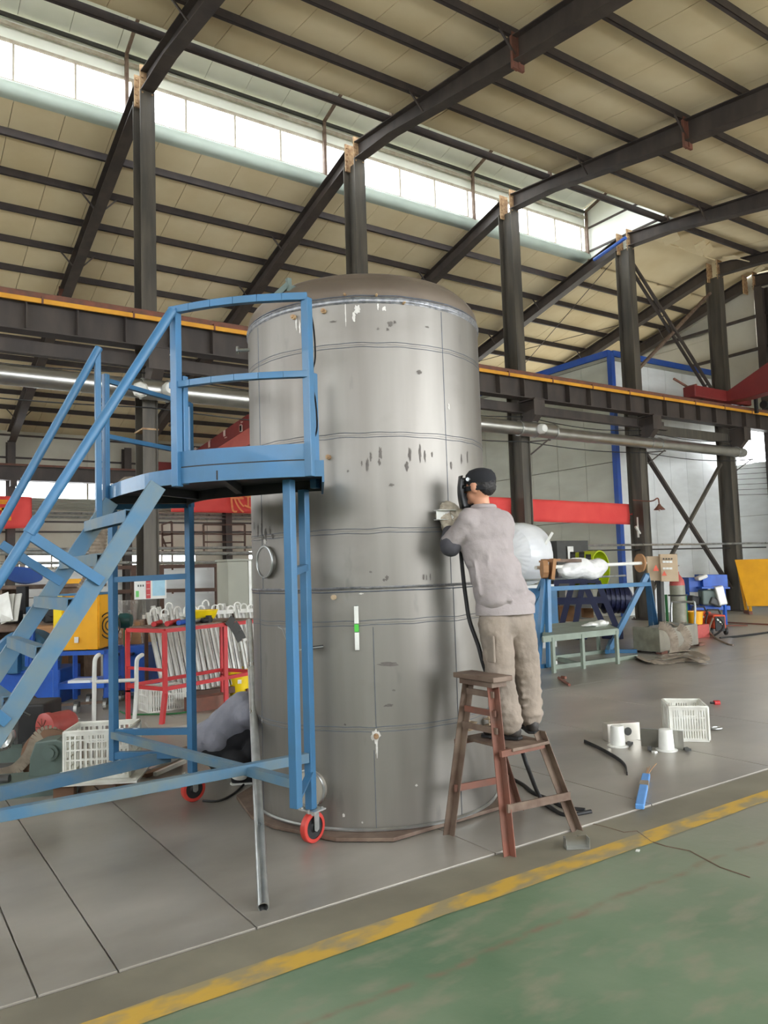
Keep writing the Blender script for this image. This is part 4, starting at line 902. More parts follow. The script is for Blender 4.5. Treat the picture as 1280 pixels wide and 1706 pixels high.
# ---- step stool
st = thing('step_stool', 'rusty brown steel step stool with a high seat and lower step', 'stool', (3.22, 3.5, 0))
SY0, SY1 = 3.36, 3.62
l1b, l2b, l3b, l4b = V(2.896, 3.704, .013), V(2.965, 3.255, .003), V(3.538, 3.78, .013), V(3.551, 3.295, .003)
l1t, l2t, l3t, l4t = V(3.02, 3.61, .935), V(3.02, 3.40, .935), V(3.27, 3.70, .60), V(3.29, 3.31, .62)
def leg(a, b, m='rust'):
    bm = BM(); d = b - a; f = frame(d, V(0, 1, 0)); c = (a + b) / 2; box(bm, c + f @ V(.022, 0, 0), (.005, .05, d.length), f); box(bm, c + f @ V(0, .022, 0), (.05, .005, d.length), f); return obj('leg', bm, m, st)
leg(l1b, l1t, 'rustgrey'); leg(l2b, l2t); leg(l3b, l3t); leg(l4b, l4t, 'rustgrey')
obj('seat', one(box, (3.03, 3.50, .955), (.15, .36, .03)), 'rustgrey', st, bevel=.004); obj('seat_apron', one(box, (3.03, 3.50, .925), (.11, .29, .035)), 'rustgrey', st)
for z, m_ in ((.86, 'rustgrey'), (.755, 'rust'), (.66, 'rustgrey')):
    a = l1b.lerp(l1t, z / .935); b = l2b.lerp(l2t, z / .935); obj('rung', one(bar, a, b, .012, .035), m_, st)
obj('step', one(box, (3.19, 3.50, .562), (.29, .44, .018)), 'rustgrey', st, bevel=.003)
for yy in (3.30, 3.70): obj('step_rail', one(box, (3.14, yy, .55), (.34, .02, .035)), 'rust', st)
obj('tie_bar', one(bar, l2b.lerp(l2t, .27) + V(0, -.02, 0), l4b.lerp(l4t, .37) + V(.03, -.02, 0), .012, .045), 'rustgrey', st)
obj('tie_bar', one(bar, l1b.lerp(l1t, .3), l3b.lerp(l3t, .4), .012, .04), 'rust', st)
# ================================================================== LEFT SIDE
# ---- crouching worker
cw_ = thing('person', 'crouching person in grey shirt and black trousers bent down behind the tank', 'person', onz(395, 1296))
hpC = onr(352, 1236, 6.35); shC = onr(408, 1186, 6.35); ndir = azv(-15)
side_ = V(-ndir.y, ndir.x, 0)
ch2 = shC + ndir * .02
hd2 = shC + ndir * .22 + V(0, 0, -.02)
kn1 = hpC + ndir * .45 + V(0, 0, .10) - side_ * .10; kn2 = hpC + ndir * .45 + V(0, 0, .10) + side_ * .16
ft1 = onz(400, 1294, .07); ft1 = V(ft1.x, ft1.y, .075); ft2 = ft1 + side_ * .28 - ndir * .12
tor = [('c', hpC, shC, .12, .12), ('c', shC, hd2 - ndir * .05, .06, .05), ('e', hd2, (.1, .08, .095), basis(-105)), ('c', shC - side_ * .16, shC - side_ * .18 + ndir * .22 - V(0, 0, .2), .045, .035), ('c', shC + side_ * .16, shC + side_ * .18 + ndir * .22 - V(0, 0, .2), .045, .035),
       ('c', hpC, kn1, .08, .06), ('c', hpC, kn2, .08, .06), ('c', kn1, ft1, .05, .04), ('c', kn2, ft2, .05, .04)]
for s in (-1, 1):
    wq = shC + side_ * s * .18 + ndir * .22 - V(0, 0, .2); wq2 = wq + ndir * .2 + V(0, 0, -.02); tor += [('c', wq, wq2, .035, .027)] + hand_parts(wq2, ndir, V(0, 0, -1), .95, .6, s)
blob('body', tor, .0095, 'skin', cw_, smooth=3)
blob('hair', [('e', hd2 + V(0, 0, .025), (.105, .09, .085), basis(-105))], .009, 'hair', cw_, disp=.01, dscale=.02, smooth=2)
sh = [('e', hpC.lerp(shC, .12) + V(0, 0, .0), (.19, .15, .15), basis(-15)), ('c', hpC + V(0, 0, .02), shC, .155, .165), ('c', shC - side_ * .02, shC - side_ * .17, .14, .095), ('c', shC, shC + side_ * .17, .14, .095)]
for s in (-1, 1): sh.append(('c', shC + side_ * s * .17, shC + side_ * s * .18 + ndir * .18 - V(0, 0, .17), .09, .07))
for i in range(4): sh.append(('c', hpC.lerp(shC, .2 + .2 * i) - side_ * .14 + V(0, 0, .06), hpC.lerp(shC, .3 + .2 * i) - side_ * .13 - V(0, 0, .07), .015, .012))
blob('shirt', sh, .011, 'shirt', cw_, disp=.03, dscale=.12, smooth=5)
tr2 = [('e', hpC - V(0, 0, .07) + ndir * .05, (.19, .17, .13), basis(-15)), ('c', hpC - V(0, 0, .04) + ndir * .05 - side_ * .06, kn1, .12, .095), ('c', hpC - V(0, 0, .04) + ndir * .05 + side_ * .06, kn2, .12, .095), ('c', kn1, ft1 + V(0, 0, .03), .09, .075), ('c', kn2, ft2 + V(0, 0, .03), .09, .075), ('c', hpC - V(0, 0, .09) + ndir * .1, ft1 + V(0, 0, .08), .11, .08)]
blob('trousers', tr2, .011, 'darkcloth', cw_, disp=.02, dscale=.1, smooth=4)
fd = 40 - 90
for c, nm in ((ft1, 'shoe'), (ft2, 'shoe')):
    so = shoe(cw_, V(c.x, c.y, .016), -25, 'darkcloth', nm, 'white')
obj('sock', one(cyl, V(ft1.x - .02, ft1.y - .03, .085), V(ft1.x - .02, ft1.y - .04, .115), .062, 20), 'white', cw_)
# ---- long pipe leaning away beside the tank
a = onz(439, 1512, .03); b = onr(415, 1036, 6.75)
bm = BM(); d = (b - a).normalized(); f = frame(d); n = 24
ro, ri = .0275, .023; L_ = (b - a).length
lathe(bm, [(ri, 0), (ro, 0), (ro, L_), (ri, L_), (ri, 0)], 24, a, f)
tag(obj('steel_pipe', bm, 'galv', smooth=True), 'long bare steel tube propped up on the floor in front of the tank', 'pipe')
# ---- crates
def crate(name, lab, c, ang, L_=.5, W_=.36, Hh=.30, nx_=11, nz_=4, group=None, tilt=None):
    t = thing(name, lab, 'crate', c, group); f = rz(ang)
    if tilt is not None: f = f @ tilt
    def P(x, y, z): return V(*c) + f @ V(x, y, z)
    obj('base', one(box, P(0, 0, .006), (L_ - .02, W_ - .02, .01), f), 'crate', t)
    for (ln, off, ax) in ((L_, -W_ / 2, 0), (L_, W_ / 2, 0), (W_, -L_ / 2, 1), (W_, L_ / 2, 1)):
        bm = BM(); n = nx_ if ax == 0 else max(5, int(nx_ * W_ / L_))
        def bx(u, z, su, sz_, th=.006):
            p = P(u, off, z) if ax == 0 else P(off, u, z); box(bm, p, (su, th, sz_) if ax == 0 else (th, su, sz_), f)
        bx(0, .015, ln, .03, .01); bx(0, Hh - .02, ln, .04, .012); bx(0, Hh - .012, ln + .01, .012, .026)
        for i in range(n + 1): bx(-ln / 2 + ln * i / n, Hh / 2, .014 if 0 < i < n else .03, Hh - .03)
        for j in range(1, nz_): bx(0, Hh * j / nz_, ln, .012, .007)
        # handle plate with its slot
        hw = .13
        for s in (-1, 1): bx(s * .07, Hh - .055, .03, .06, .009)
        bx(0, Hh - .088, .16, .012, .009)
        o = obj('side_panel', bm, 'crate', t)
        p = P(0, off * .985, Hh - .06) if ax == 0 else P(off * .985, 0, Hh - .06)
    return t
cp = onz(155, 1296, .13); cp.z = .13
crate('plastic_crate', 'tall white slotted plastic crate in front of the grey green grinder', (cp.x + .10, cp.y + .1, .13), -.5, .46, .36, .36, 12, 5)
t = thing('board_stand', 'flaking cardboard sheet on brown blocks under the tall white crate', 'board', (cp.x, cp.y, 0))
obj('board', one(box, (cp.x + .05, cp.y + .05, .12), (.66, .42, .015), rz(-.5)), 'crate', t)
for dx in (-.18, .22): obj('block', one(box, (cp.x + dx, cp.y - dx * .4, .057), (.14, .12, .108), rz(-.4)), 'brick', t)
cp = onz(277, 1186); crate('plastic_crate', 'white slotted plastic crate of scrap beneath the red rack', (cp.x, cp.y + .15, .0), .05, .44, .34, .30, 16, 3)
for i in range(6):
    tag(obj('scrap_offcut', one(box, (cp.x + R.uniform(-.14, .14), cp.y + .15 + R.uniform(-.1, .1), .26 + .03 * i), (.18, .04, .02), Matrix.Rotation(R.uniform(-.8, .8), 3, 'Y') @ rz(R.uniform(0, 3))), 'alu'), 'pale metal offcut heaped in the crate beneath the red rack', 'offcut', 'offcuts in the crate under the rack')
# ---- grinder on grey green base
g0 = onz(85, 1318); t = thing('belt_grinder', 'grey green belt grinder with round cap on a long base', 'grinder', (g0.x, g0.y, 0))
def PL_(x, y, r): return onr(x, y, r)
gr_ = 6.6
c = PL_(84, 1268, gr_); vx = right.copy(); vx.z = 0; vx.normalize(); vf = V(-vx.y, vx.x, 0); fB = Matrix((vx, vf, V(0, 0, 1))).transposed()
def bxp(x, y, r, wpx, hpx, dep, dz=0): # box centred on an image point at distance r, sized by its silhouette
    s = r / F * 1.03; return (box, PL_(x, y, r) + vf * dep / 2 + V(0, 0, dz), (wpx * s, dep, hpx * s), fB)
bm = BM(); s_ = gr_ / F * 1.05
prism(bm, [(-33 * s_, -42 * s_), (31 * s_, -42 * s_), (29 * s_, 22 * s_), (8 * s_, 30 * s_), (-22 * s_, 27 * s_), (-30 * s_, 5 * s_)], .22, c + vf * .22, vx, V(0, 0, 1)); obj('housing', bm, 'mgreen', t, bevel=.012)
bm = BM(); q = PL_(86, 1253, gr_ - .01); cyl(bm, q, q - vf * .03, 11 * s_, 24); cyl(bm, q - vf * .03, q - vf * .045, 7 * s_, 20); obj('cap', bm, 'mgreen', t)
q = PL_(83, 1262, gr_ + .28); bm = BM(); lathe(bm, [(0, -.03), (38 * s_, -.03), (42 * s_, -.02), (42 * s_, .03), (0, .03)], 36, q, frame(vf)); obj('belt_wheel', bm, 'brick', t, smooth=True)
bm = BM(); pts = [PL_(x, y, gr_ + .28) for x, y in [(108, 1238), (85, 1218), (62, 1228), (48, 1258), (25, 1282), (0, 1290)]]
pts = spline(pts, 5)
for a, b in zip(pts, pts[1:]): bar(bm, a, b, .09, .005, vf)
obj('abrasive_belt', bm, 'strap', t)
q0 = onz(-60, 1345); q1 = onz(112, 1328); d_ = (q1 - q0); obj('base', one(box, (q0 + q1) / 2 + vf * .28 + V(0, 0, .05), (d_.length, .45, .10), rz(math.atan2(d_.y, d_.x))), 'mgreen', t, bevel=.01)
mr = 7.6
t = thing('electric_motor', 'faded red electric motor behind the belt grinder', 'motor', (PL_(74, 1212, mr).x, PL_(74, 1212, mr).y, 0)); s_ = mr / F * 1.05
q = PL_(74, 1212, mr); dm = (vx * .45 + vf * .9).normalized(); bm = BM(); lathe(bm, [(0, -.02), (14 * s_, -.02), (20 * s_, .0), (20 * s_, .05), (18 * s_, .06), (18 * s_, .26), (14 * s_, .3), (0, .3)], 28, q, frame(dm)); obj('casing', bm, 'motorred', t, smooth=True)
bm = BM()
for a in range(9): f_a = frame(dm); bar(bm, q - dm * .022, q - dm * .022 + f_a @ V(math.cos(a * .7) * 13 * s_, math.sin(a * .7) * 13 * s_, 0), .006)
obj('fan_grille', bm, 'rust', t)
q = PL_(88, 1196, mr + .2); obj('terminal_box', one(box, q, (.09, .12, .08), fB), 'motorred', t); obj('foot', one(box, (PL_(78, 1240, mr).x, PL_(78, 1240, mr).y, .1), (.3, .3, .2), fB), 'darkgrey', t)
t = thing('machine_tool', 'black machine motor with curved guard at the left edge', 'machine', (PL_(40, 1215, 7.7).x, PL_(40, 1215, 7.7).y, 0))
obj('body', many(bxp(45, 1215, 7.7, 48, 70, .4)), 'black', t, bevel=.02); q = PL_(35, 1190, 8.2); bm = BM(); lathe(bm, [(.12, -.06), (.19, -.06), (.19, .06), (.12, .06)], 32, q, frame(vf)); obj('guard', bm, 'blackgloss', t, smooth=True)
bm = BM(); tube(bm, [PL_(x, y, 7.5) for x, y in [(27, 1240), (27, 1195), (38, 1186), (50, 1192)]], .018, 8); obj('bracket', bm, 'darkgrey', t)
obj('pedestal', many((box, PL_(30, 1262, 7.8), (.9, .5, .26), fB)), 'mgreen', t); obj('leg', one(box, V(PL_(30, 1262, 7.8).x, PL_(30, 1262, 7.8).y, .06), (.7, .4, .12), fB), 'steel_dark', t)
bm = BM(); tube(bm, spline([PL_(x, y, 7.3) for x, y in [(0, 1246), (12, 1242), (20, 1228), (18, 1218)]], 5), .03, 8); tag(obj('bent_sheet', bm, 'galv'), 'curled bright sheet offcut at the left edge by the black motor', 'sheet')
# ---- white hand trolley
t = thing('hand_trolley', 'white tubular hand trolley with two curved handles', 'trolley', onz(190, 1240)); r_ = 7.9
for (xs_, xc) in ((157, 165), (227, 237)):
    bm = BM(); tube(bm, spline([PL_(x, y, r_) for x, y in [((xs_ - 1 if xs_ < 200 else xs_ - 6), 1222 if xs_ < 200 else 1228), (xs_, 1160), (xs_ + .5, 1112), (xs_ + 2, 1098), (xc - 2, 1092)]], 5) + [PL_(xc, 1091, r_ + .06)], .020, 10); obj('handle_tube', bm, 'white', t, smooth=True)
obj('crossbar', one(tube, [PL_(156, 1136, r_), PL_(227, 1133, r_)], .018, 10), 'white', t)
obj('toe_plate', one(bar, V(*PL_(156, 1222, r_).xy, .03), V(*PL_(222, 1226, r_).xy, .03), .25, .02), 'white', t)
for xs_ in (156, 222): bm = BM(); q = PL_(xs_, 1225, r_); q = V(q.x, q.y, .075) + vf * .12; cyl(bm, q - vx * .02, q + vx * .02, .075, 24); obj('wheel', bm, 'black', t)
# ---- orange cabinet on blue wheeled frame
r_ = 10.2; s_ = r_ / F * 1.05
t = thing('equipment_cart', 'bright blue wheeled frame table under the ochre cabinet', 'cart', onz(135, 1183)); 
zt_ = PL_(130, 1088, r_).z; zb_ = PL_(130, 1143, r_).z
L0 = PL_(92, 1100, r_); R0 = PL_(176, 1096, r_); 
def at_(p, z): return V(p.x, p.y, z)
L1_ = L0 + vf * .6; R1_ = R0 + vf * .6
for p in (L0, R0, L1_, R1_): obj('leg', one(bar, at_(p, .08), at_(p, zt_), .05), 'dblue', t)
obj('table_top', one(box, at_((L0 + R1_) / 2, zt_), (abs((R0 - L0).dot(vx)) + .06, .66, .05), fB), 'dblue', t); obj('shelf', one(box, at_((L0 + R1_) / 2, zb_), (abs((R0 - L0).dot(vx)) + .04, .62, .07), fB), 'dblue', t)
for p in (L0 + vx * .28, R0 + vx * .02, L1_ + vx * .2, R1_):
    bm = BM(); q = at_(p, .065) - vf * .05; cyl(bm, q - vx * .02, q + vx * .02, .065, 20); o = obj('castor', bm, 'galv', t); obj('fork', one(box, q + V(0, 0, .05), (.06, .06, .06), fB), 'darkgrey', o)
obj('outrigger', one(bar, at_(L0, .1) - vx * .05, at_(R0, .1) + vx * .1, .03), 'rustgrey', t)
zc0 = zt_ + .025
t = thing('welding_cabinet', 'ochre sheet metal cabinet with blue lid on the bright blue cart', 'cabinet', at_((L0 + R1_) / 2, zc0)); cx_ = PL_(134, 1040, r_); hz = PL_(142, 990, r_).z - zc0
front = 55 * s_
obj('body', one(box, at_(cx_, zc0 + hz / 2) - vx * .02 + vf * .3, (front, .6, hz - .02), fB @ rz(.0)), 'ochre', t, bevel=.006)
obj('lid', one(box, at_(cx_, zc0 + hz) + vf * .3 - vx * .02, (front + .03, .64, .025), fB), 'gblue', t)
obj('side_door', one(box, at_(cx_, zc0 + hz / 2) + vx * (front / 2 - .015) + vf * .3, (.02, .56, hz - .06), fB), 'ochre', t)
obj('label_plate', one(box, at_(PL_(128, 1066, r_), PL_(128, 1066, r_).z) - vf * .01, (.05, .012, .07), fB), 'white', t)
obj('lime_strip', one(box, at_(cx_, zc0 + hz - .22) - vx * (front / 2 + .03) + vf * .1, (.10, .3, .42), fB), 'yellow', t)
bm = BM()
for k in range(3): tube(bm, [PL_(183, 1042, r_) - vf * .008 + vx * (.05 + .04 * k) * math.cos(a) + V(0, 0, (.06 + .05 * k) * math.sin(a)) for a in [i * PI / 10 for i in range(20)]], .008, 6, closed=True)
obj('fan_vent', bm, 'black', t)
obj('control_box', one(box, PL_(130, 1140, r_ - .02) + vf * .15, (.27, .25, .08), fB), 'wallwhite', tag(obj('shelf_box', one(box, PL_(130, 1143, r_) + vf * .2, (.3, .25, .04), fB), 'darkgrey'), 'low beige instrument case on the lower shelf of the bright blue cart', 'case'))
# ---- big blue machines behind
def machine(nm, lab, x, y, r, w_, h_, dep, m, extra=()):
    b = PL_(x, y, r); t = thing(nm, lab, 'machine', V(b.x, b.y, 0)); s = r / F * 1.04
    obj('body', one(box, b + vf * dep / 2, (w_ * s, dep, h_ * s), fB), m, t, bevel=.02)
    zb = b.z - h_ * s / 2
    if zb > .05:
        for k in (-1, 1):
            obj('foot', one(box, V(b.x, b.y, zb / 2) + vf * dep / 2 + vx * k * w_ * s * .35, (w_ * s * .2, dep * .9, zb), fB), m, t)
    for (ex, ey, ew, eh, em, nm2) in extra: obj(nm2, one(box, PL_(ex, ey, r - .05) + vf * .05, (ew * s, .12, eh * s), fB), em, t, bevel=.01)
    return t, b, s
t, b, s = machine('lathe', 'royal blue machine bed with rounded housing far behind the stairs', 30, 1150, 11.3, 120, 55, .7, 'dblue', [(60, 1120, 60, 30, 'dblue', 'headstock'), (18, 1105, 20, 30, 'gblue', 'tailstock'), (68, 1148, 14, 12, 'orange', 'coupling'), (12, 1088, 12, 8, 'orange', 'switch'), (90, 1150, 22, 22, 'gblue', 'gearbox')])
bm = BM(); q = PL_(40, 1100, 11.4); lathe(bm, [(0, -.1), (.36, -.1), (.4, -.05), (.4, .25), (0, .25)], 32, q, frame(vf)); obj('round_guard', bm, 'gblue', t, smooth=True)
for xx in (46, 52): obj('column_tube', one(tube, [PL_(xx, 1110, 11.2), PL_(xx + 3, 1032, 11.2)], .035, 10), 'dblue', t)
machine('control_cabinet', 'wide royal blue machine housing right of the ochre cabinet', 212, 1118, 11.6, 62, 74, .6, 'dblue', [(205, 1090, 30, 4, 'navy', 'seam_strip')])
machine('plywood_box', 'brown plywood box on top of the wide blue housing', 205, 1060, 11.9, 55, 42, .5, 'card')
machine('parts_box', 'brown cardboard parts box lying behind the stairs', 70, 1055, 12.2, 50, 20, .4, 'card')
t, b, s = machine('tool_bench', 'cluttered dark workbench under the back wall behind the stairs', 25, 1045, 13.0, 150, 14, .8, 'rustgrey', [(15, 1028, 30, 18, 'black', 'vise'), (75, 1030, 40, 20, 'black', 'tool_heap'), (50, 1018, 12, 12, 'gblue', 'tin')])
machine('supply_shelf', 'weathered steel shelf rack carrying the blue dish and yellow bin', 50, 978, 13.4, 170, 6, .8, 'rustgrey', [(35, 1000, 14, 40, 'black', 'upright'), (120, 990, 60, 10, 'brownframe', 'lower_rail')])
q = PL_(37, 962, 13.2); bm = BM(); lathe(bm, [(0, -.04), (.18, -.03), (.27, .03), (.29, .045), (.26, .04), (0, -.02)], 28, q, frame(V(.1, -.45, .9)) ); tag(obj('blue_dish', bm, 'beamblue', smooth=True), 'cobalt blue round dish tipped on the steel shelf', 'dish')
bm = BM(); q = PL_(118, 972, 13.3); s = 13.3 / F
prism(bm, [(-14 * s, -6 * s), (14 * s, -6 * s), (18 * s, 7 * s), (-18 * s, 7 * s)], .25, q + vf * .25, vx, V(0, 0, 1)); tag(obj('storage_bin', bm, 'ochre'), 'small ochre storage bin standing on the steel shelf', 'bin')
for k, (x0_, x1_, w_) in enumerate(((4, 12, .12), (16, 9, .1), (24, 17, .14), (30, 22, .08))):
    bm = BM(); a = PL_(x0_, 990, 13.0); b = PL_(x1_, 1036, 12.8); bar(bm, a, b, w_ * 1.6, .01, vf); tag(obj('curved_sheet', bm, 'alu'), ('leftmost pale sheet piece leaning below the steel shelf', 'second pale sheet piece from the left below the steel shelf', 'widest pale sheet piece leaning below the steel shelf', 'narrow rightmost pale sheet piece below the steel shelf')[k], 'sheet', 'sheet pieces leaning below the shelf')
for k, (x, y) in enumerate(((80, 1022), (95, 1015), (90, 1030))):
    tag(obj('rubber_part', one(box, PL_(x, y, 12.6), (.28, .2, .13), fB @ rz(.3 * k)), 'alu' if k == 1 else 'black', bevel=.03), ('dark rubber part lying above the plywood offcuts', 'pale plastic cover draped on the bench', 'smaller dark rubber part on the bench edge')[k], 'part')
# ---- flexible hose hanging by the column
t_ = [PL_(x, y, 12.4) for x, y in [(172, 848), (166, 880), (163, 910), (162, 940), (152, 965), (140, 985)]]
pts = spline(t_, 10); bm = BM(); tube(bm, pts, [.115 + (.012 if i % 2 else 0) for i in range(len(pts))], 14); tag(obj('flexible_hose', bm, 'strap', smooth=False), 'thick grey ribbed flexible hose hanging behind the upper stairs', 'hose')
t = thing('dust_cover', 'grey domed cover seen just above the platform deck rim', 'cover', ony(219, 803, 13.1)); bm = BM(); lathe(bm, [(.25, -.1), (.22, .02), (.12, .1), (0, .12)], 16, ony(219, 805, 13.1)); obj('cover', bm, 'strap', t, smooth=True)
obj('stem', one(bar, ony(219, 805, 13.1), V(4.1, 13.5, ony(219, 805, 13.1).z), .05), 'darkgrey', t)
# ---- small fan on a stand
t = thing('fan', 'dark teal pedestal fan beside the hanging plastic', 'fan', V(*PL_(208, 1160, 11.0).xy, 0)); q = PL_(208, 1034, 11.0)
bm = BM(); lathe(bm, [(0, 0), (.06, 0), (.1, .04), (.105, .12), (.08, .19), (0, .2)], 20, q - vx * .1, frame(vx)); obj('motor', bm, 'teal', t, smooth=True); obj('stand', one(tube, [V(q.x, q.y, .04), q], .018, 8), 'green', t); obj('foot', one(box, V(q.x, q.y, .03), (.5, .3, .05), fB), 'mgreen', t)
obj('handle', one(tube, [q - vx * .1, q - vx * .28], .015, 8), 'black', t)
# ---- clear plastic hanging on the first column
bm = BM(); n = 12; rows = []
for j in range(14):
    py = 1000 + j * 9; row = []
    for i in range(n): px = 195 + (42 - j) * 0 + i * 4.6 + 3 * math.sin(j * .6 + i); p = PL_(px, py, 11.9 + .12 * math.sin(i * 1.7 + j * .35)); row.append(bm.verts.new(p))
    rows.append(row)
for A_, B_ in zip(rows, rows[1:]):
    for i in range(n - 1): bm.faces.new((A_[i], A_[i + 1], B_[i + 1], B_[i]))
MATS['clearfilm'] = M['clearfilm'] = mat('hanging clear plastic', rgb(220, 216, 208), .15, 0, rgb(150, 140, 130), 9, .6, alpha=.38)
tag(obj('plastic_curtain', bm, 'clearfilm', smooth=True), 'crumpled clear plastic hanging in front of the nearest column', 'plastic')
# ---- notice board on the column
q0 = onx(224, 966, 4.02); r_ = 13.0
pA = PL_(224, 982, 13.1); pB = PL_(277, 980, 13.1); 
pA = ony(224, 982, 13.42); pB = ony(277, 980, 13.42)
t = thing('notice_board', 'white notice board with red column and pale blue panel on the nearest column', 'sign', (pA + pB) / 2); c = (pA + pB) / 2; wv = (pB - pA).length; hv = 32 * 14.1 / F
fN = Matrix(((pB - pA).normalized(), vf, V(0, 0, 1))).transposed(); n_ = fN @ V(0, 1, 0)
obj('panel', one(box, c, (wv, .02, hv), fN), 'white', t)
obj('red_strip', one(box, c + fN @ V(-.06 * wv, -.014, 0), (wv * .14, .006, hv * .94), fN), 'red', t); obj('blue_print', one(box, c + fN @ V(.27 * wv, -.014, .02), (wv * .4, .006, hv * .82), fN), 'signblue', t); obj('green_mark', one(box, c + fN @ V(-.4 * wv, -.014, -.08), (wv * .09, .006, hv * .3), fN), 'gband', t)
for k in range(3): obj('print_line', one(box, c + fN @ V((-.37 + .075 * k) * wv, -.014, .06), (wv * .04, .004, hv * .1), fN), 'darkgrey', t)
for k in range(3): obj('print_line', one(box, c + fN @ V(-.06 * wv, -.02, (.1 - .1 * k)), (wv * .10, .004, hv * .03), fN), 'letters_w', t)
obj('hook', one(bar, c + fN @ V(0, .01, 0), c + fN @ V(0.02, .32, 0), .03), 'steel_dark', t)
# ---- red rack
rA = V(2.657, 8.146, 0); rB = onz(250, 1200); rC = V(3.80, 8.75, 0); rD = onz(372, 1172)
zt_ = onr(272, 1053, math.hypot(*rA.xy)).z
t = thing('red_rack', 'red painted tubular steel rack with a flat top', 'rack', rA)
rA2 = V(2.70, 8.30, 0); ux = (rC - rA2).normalized(); uy = V(-ux.y, ux.x, 0); Lr = 1.45; Wr = .62
c4 = [rA2, rA2 + ux * Lr, rA2 + ux * Lr + uy * Wr, rA2 + uy * Wr]
bends = [(-.06, -.05), (0, 0), (0, 0), (0, .0)]
for p, (bx_o, by_o) in zip(c4, bends): bm = BM(); bar(bm, V(p.x + bx_o, p.y + by_o, 0), V(p.x, p.y, .35), .045); bar(bm, V(p.x, p.y, .33), V(p.x, p.y, zt_), .045); obj('leg', bm, 'red', t)
p_ = rA2 + ux * (Lr * .62); obj('leg', one(bar, V(p_.x, p_.y, 0), V(p_.x, p_.y, zt_), .045), 'red', t)
for z in (zt_, zt_ - .62): 
    for a, b in ((0, 1), (1, 2), (2, 3), (3, 0)): obj('rail', one(bar, V(c4[a].x, c4[a].y, z), V(c4[b].x, c4[b].y, z), .04), 'red', t)
obj('rail', one(bar, V(*c4[3].xy, zt_ - .42), V(*c4[0].xy, zt_ - .42), .03), 'red', t)
cc = (c4[0] + c4[2]) / 2; obj('top_sheet', one(box, V(cc.x, cc.y, zt_ + .03), (Lr * .98, Wr * .95, .015), rz(math.atan2(ux.y, ux.x))), 'rustgrey', t)
zt2 = zt_ + .038
hc = rA2 + ux * .80 + uy * .22; bm = BM(); lathe(bm, [(.0, .0), (.075, .01), (.12, .06), (.145, .135), (.135, .135), (.11, .06), (0, .02)], 28, (hc.x, hc.y, zt2)); lathe(bm, [(.14, .13), (.155, .135), (.155, .14), (.14, .14)], 28, (hc.x, hc.y, zt2))
tag(obj('safety_helmet', bm, 'yellow', smooth=True), 'yellow safety helmet lying upside down on the red rack', 'helmet')
for k, (u0, v0, u1, v1, m_, lb) in enumerate(((.02, .2, .30, .42, 'red', 'red tube lying on the left end of the red rack'), (.12, .10, .50, .34, 'red', 'longer red tube beside the blue post on the red rack'), (.25, .06, .62, .26, 'beamblue', 'blue tube lying beside the red tubes on the rack'), (.45, .05, .75, .2, 'galv', 'bare metal grinder body lying on the red rack'))):
    a = rA2 + ux * u0 + uy * v0; b = rA2 + ux * u1 + uy * v1; a = V(a.x, a.y, zt2 + .03); b = V(b.x, b.y, zt2 + .03); tag(obj('tube', one(cyl, a, b, .028, 12), m_), lb, 'tube')
pb_ = rA2 + ux * .98 + uy * .0; t = thing('curved_sheet', 'grey curved sheet blade with slot leaning on the front of the red rack', 'sheet', V(pb_.x, pb_.y, zt_)); q_ = [pb_ + ux * u + V(0, -.06, z) for u, z in ((-.06, zt_ + .06), (.02, zt_ + .0), (.10, zt_ - .1), (.16, zt_ - .2), (.34, zt_ - .19))]; bm = BM()
for a, b in zip(q_[:-2], q_[1:-1]): bar(bm, a, b, .12, .006, V(0, 1, 0))
obj('blade', bm, 'darkgrey', t); obj('foot', one(bar, q_[-2], q_[-1], .05, .03), 'alu', t)
gp_ = rA2 + ux * .62 + uy * .08; gp_ = V(gp_.x, gp_.y, zt2 + .03)
tag(obj('angle_grinder', many((cyl, gp_, gp_ + ux * .14, .03, 14), (cyl, gp_ + ux * .1 - V(0, 0, .03), gp_ + ux * .1 + V(0, 0, .05), .035, 16)), 'black'), 'small black angle grinder in front of the yellow helmet', 'grinder')
# ---- white aluminium profiles leaning behind the rack
lo = V(3.0, 9.6, 0)
for i in range(30):
    x = lo.x + .075 * i; y = lo.y + .005 * i + R.uniform(-.03, .03); h = R.uniform(.95, 1.12); ln = R.uniform(-.05, .02)
    bm = BM(); a = V(x + .10 - .003 * i, y - .04, .14 + R.uniform(0, .05)); b = V(x, y + .28, h + .12); bar(bm, a, b, .055, .02, V(0, 1, 0)); bar(bm, a + V(.022, -.015, 0), b + V(.022, -.015, 0), .006, .03, V(0, 1, 0)); bar(bm, a + V(-.022, -.015, 0), b + V(-.022, -.015, 0), .006, .03, V(0, 1, 0))
    tag(obj('profile_bar', bm, 'alu'), 'white aluminium profile leaning in a dense row behind the red rack', 'profile', 'profiles leaning behind the red rack')
for i in range(24):
    x = lo.x + .1 * i; y = lo.y + .12 + R.uniform(-.1, .1); z = 1.12 + R.uniform(-.03, .06); bm = BM(); rr_ = .045
    tube(bm, [V(x, y, z)] + [V(x + rr_ + rr_ * math.cos(PI - a * PI / 6), y, z + .05 + rr_ * math.sin(PI - a * PI / 6)) for a in range(7)] + [V(x + 2 * rr_, y, z + .02)], .010, 6)
    tag(obj('hook', bm, 'white'), 'white bent wire hook on top of the leaning profiles', 'hook', 'hooks on the leaning profiles')
t = thing('profile_stand', 'brown steel stand carrying the leaning white profiles', 'stand', (3.9, 9.85, 0))
obj('top_rail', one(bar, (2.95, 9.92, 1.10), (5.35, 9.94, 1.10), .05), 'white', t); obj('base_rail', one(bar, (2.95, 9.62, .1), (5.35, 9.64, .1), .08), 'brownframe', t)
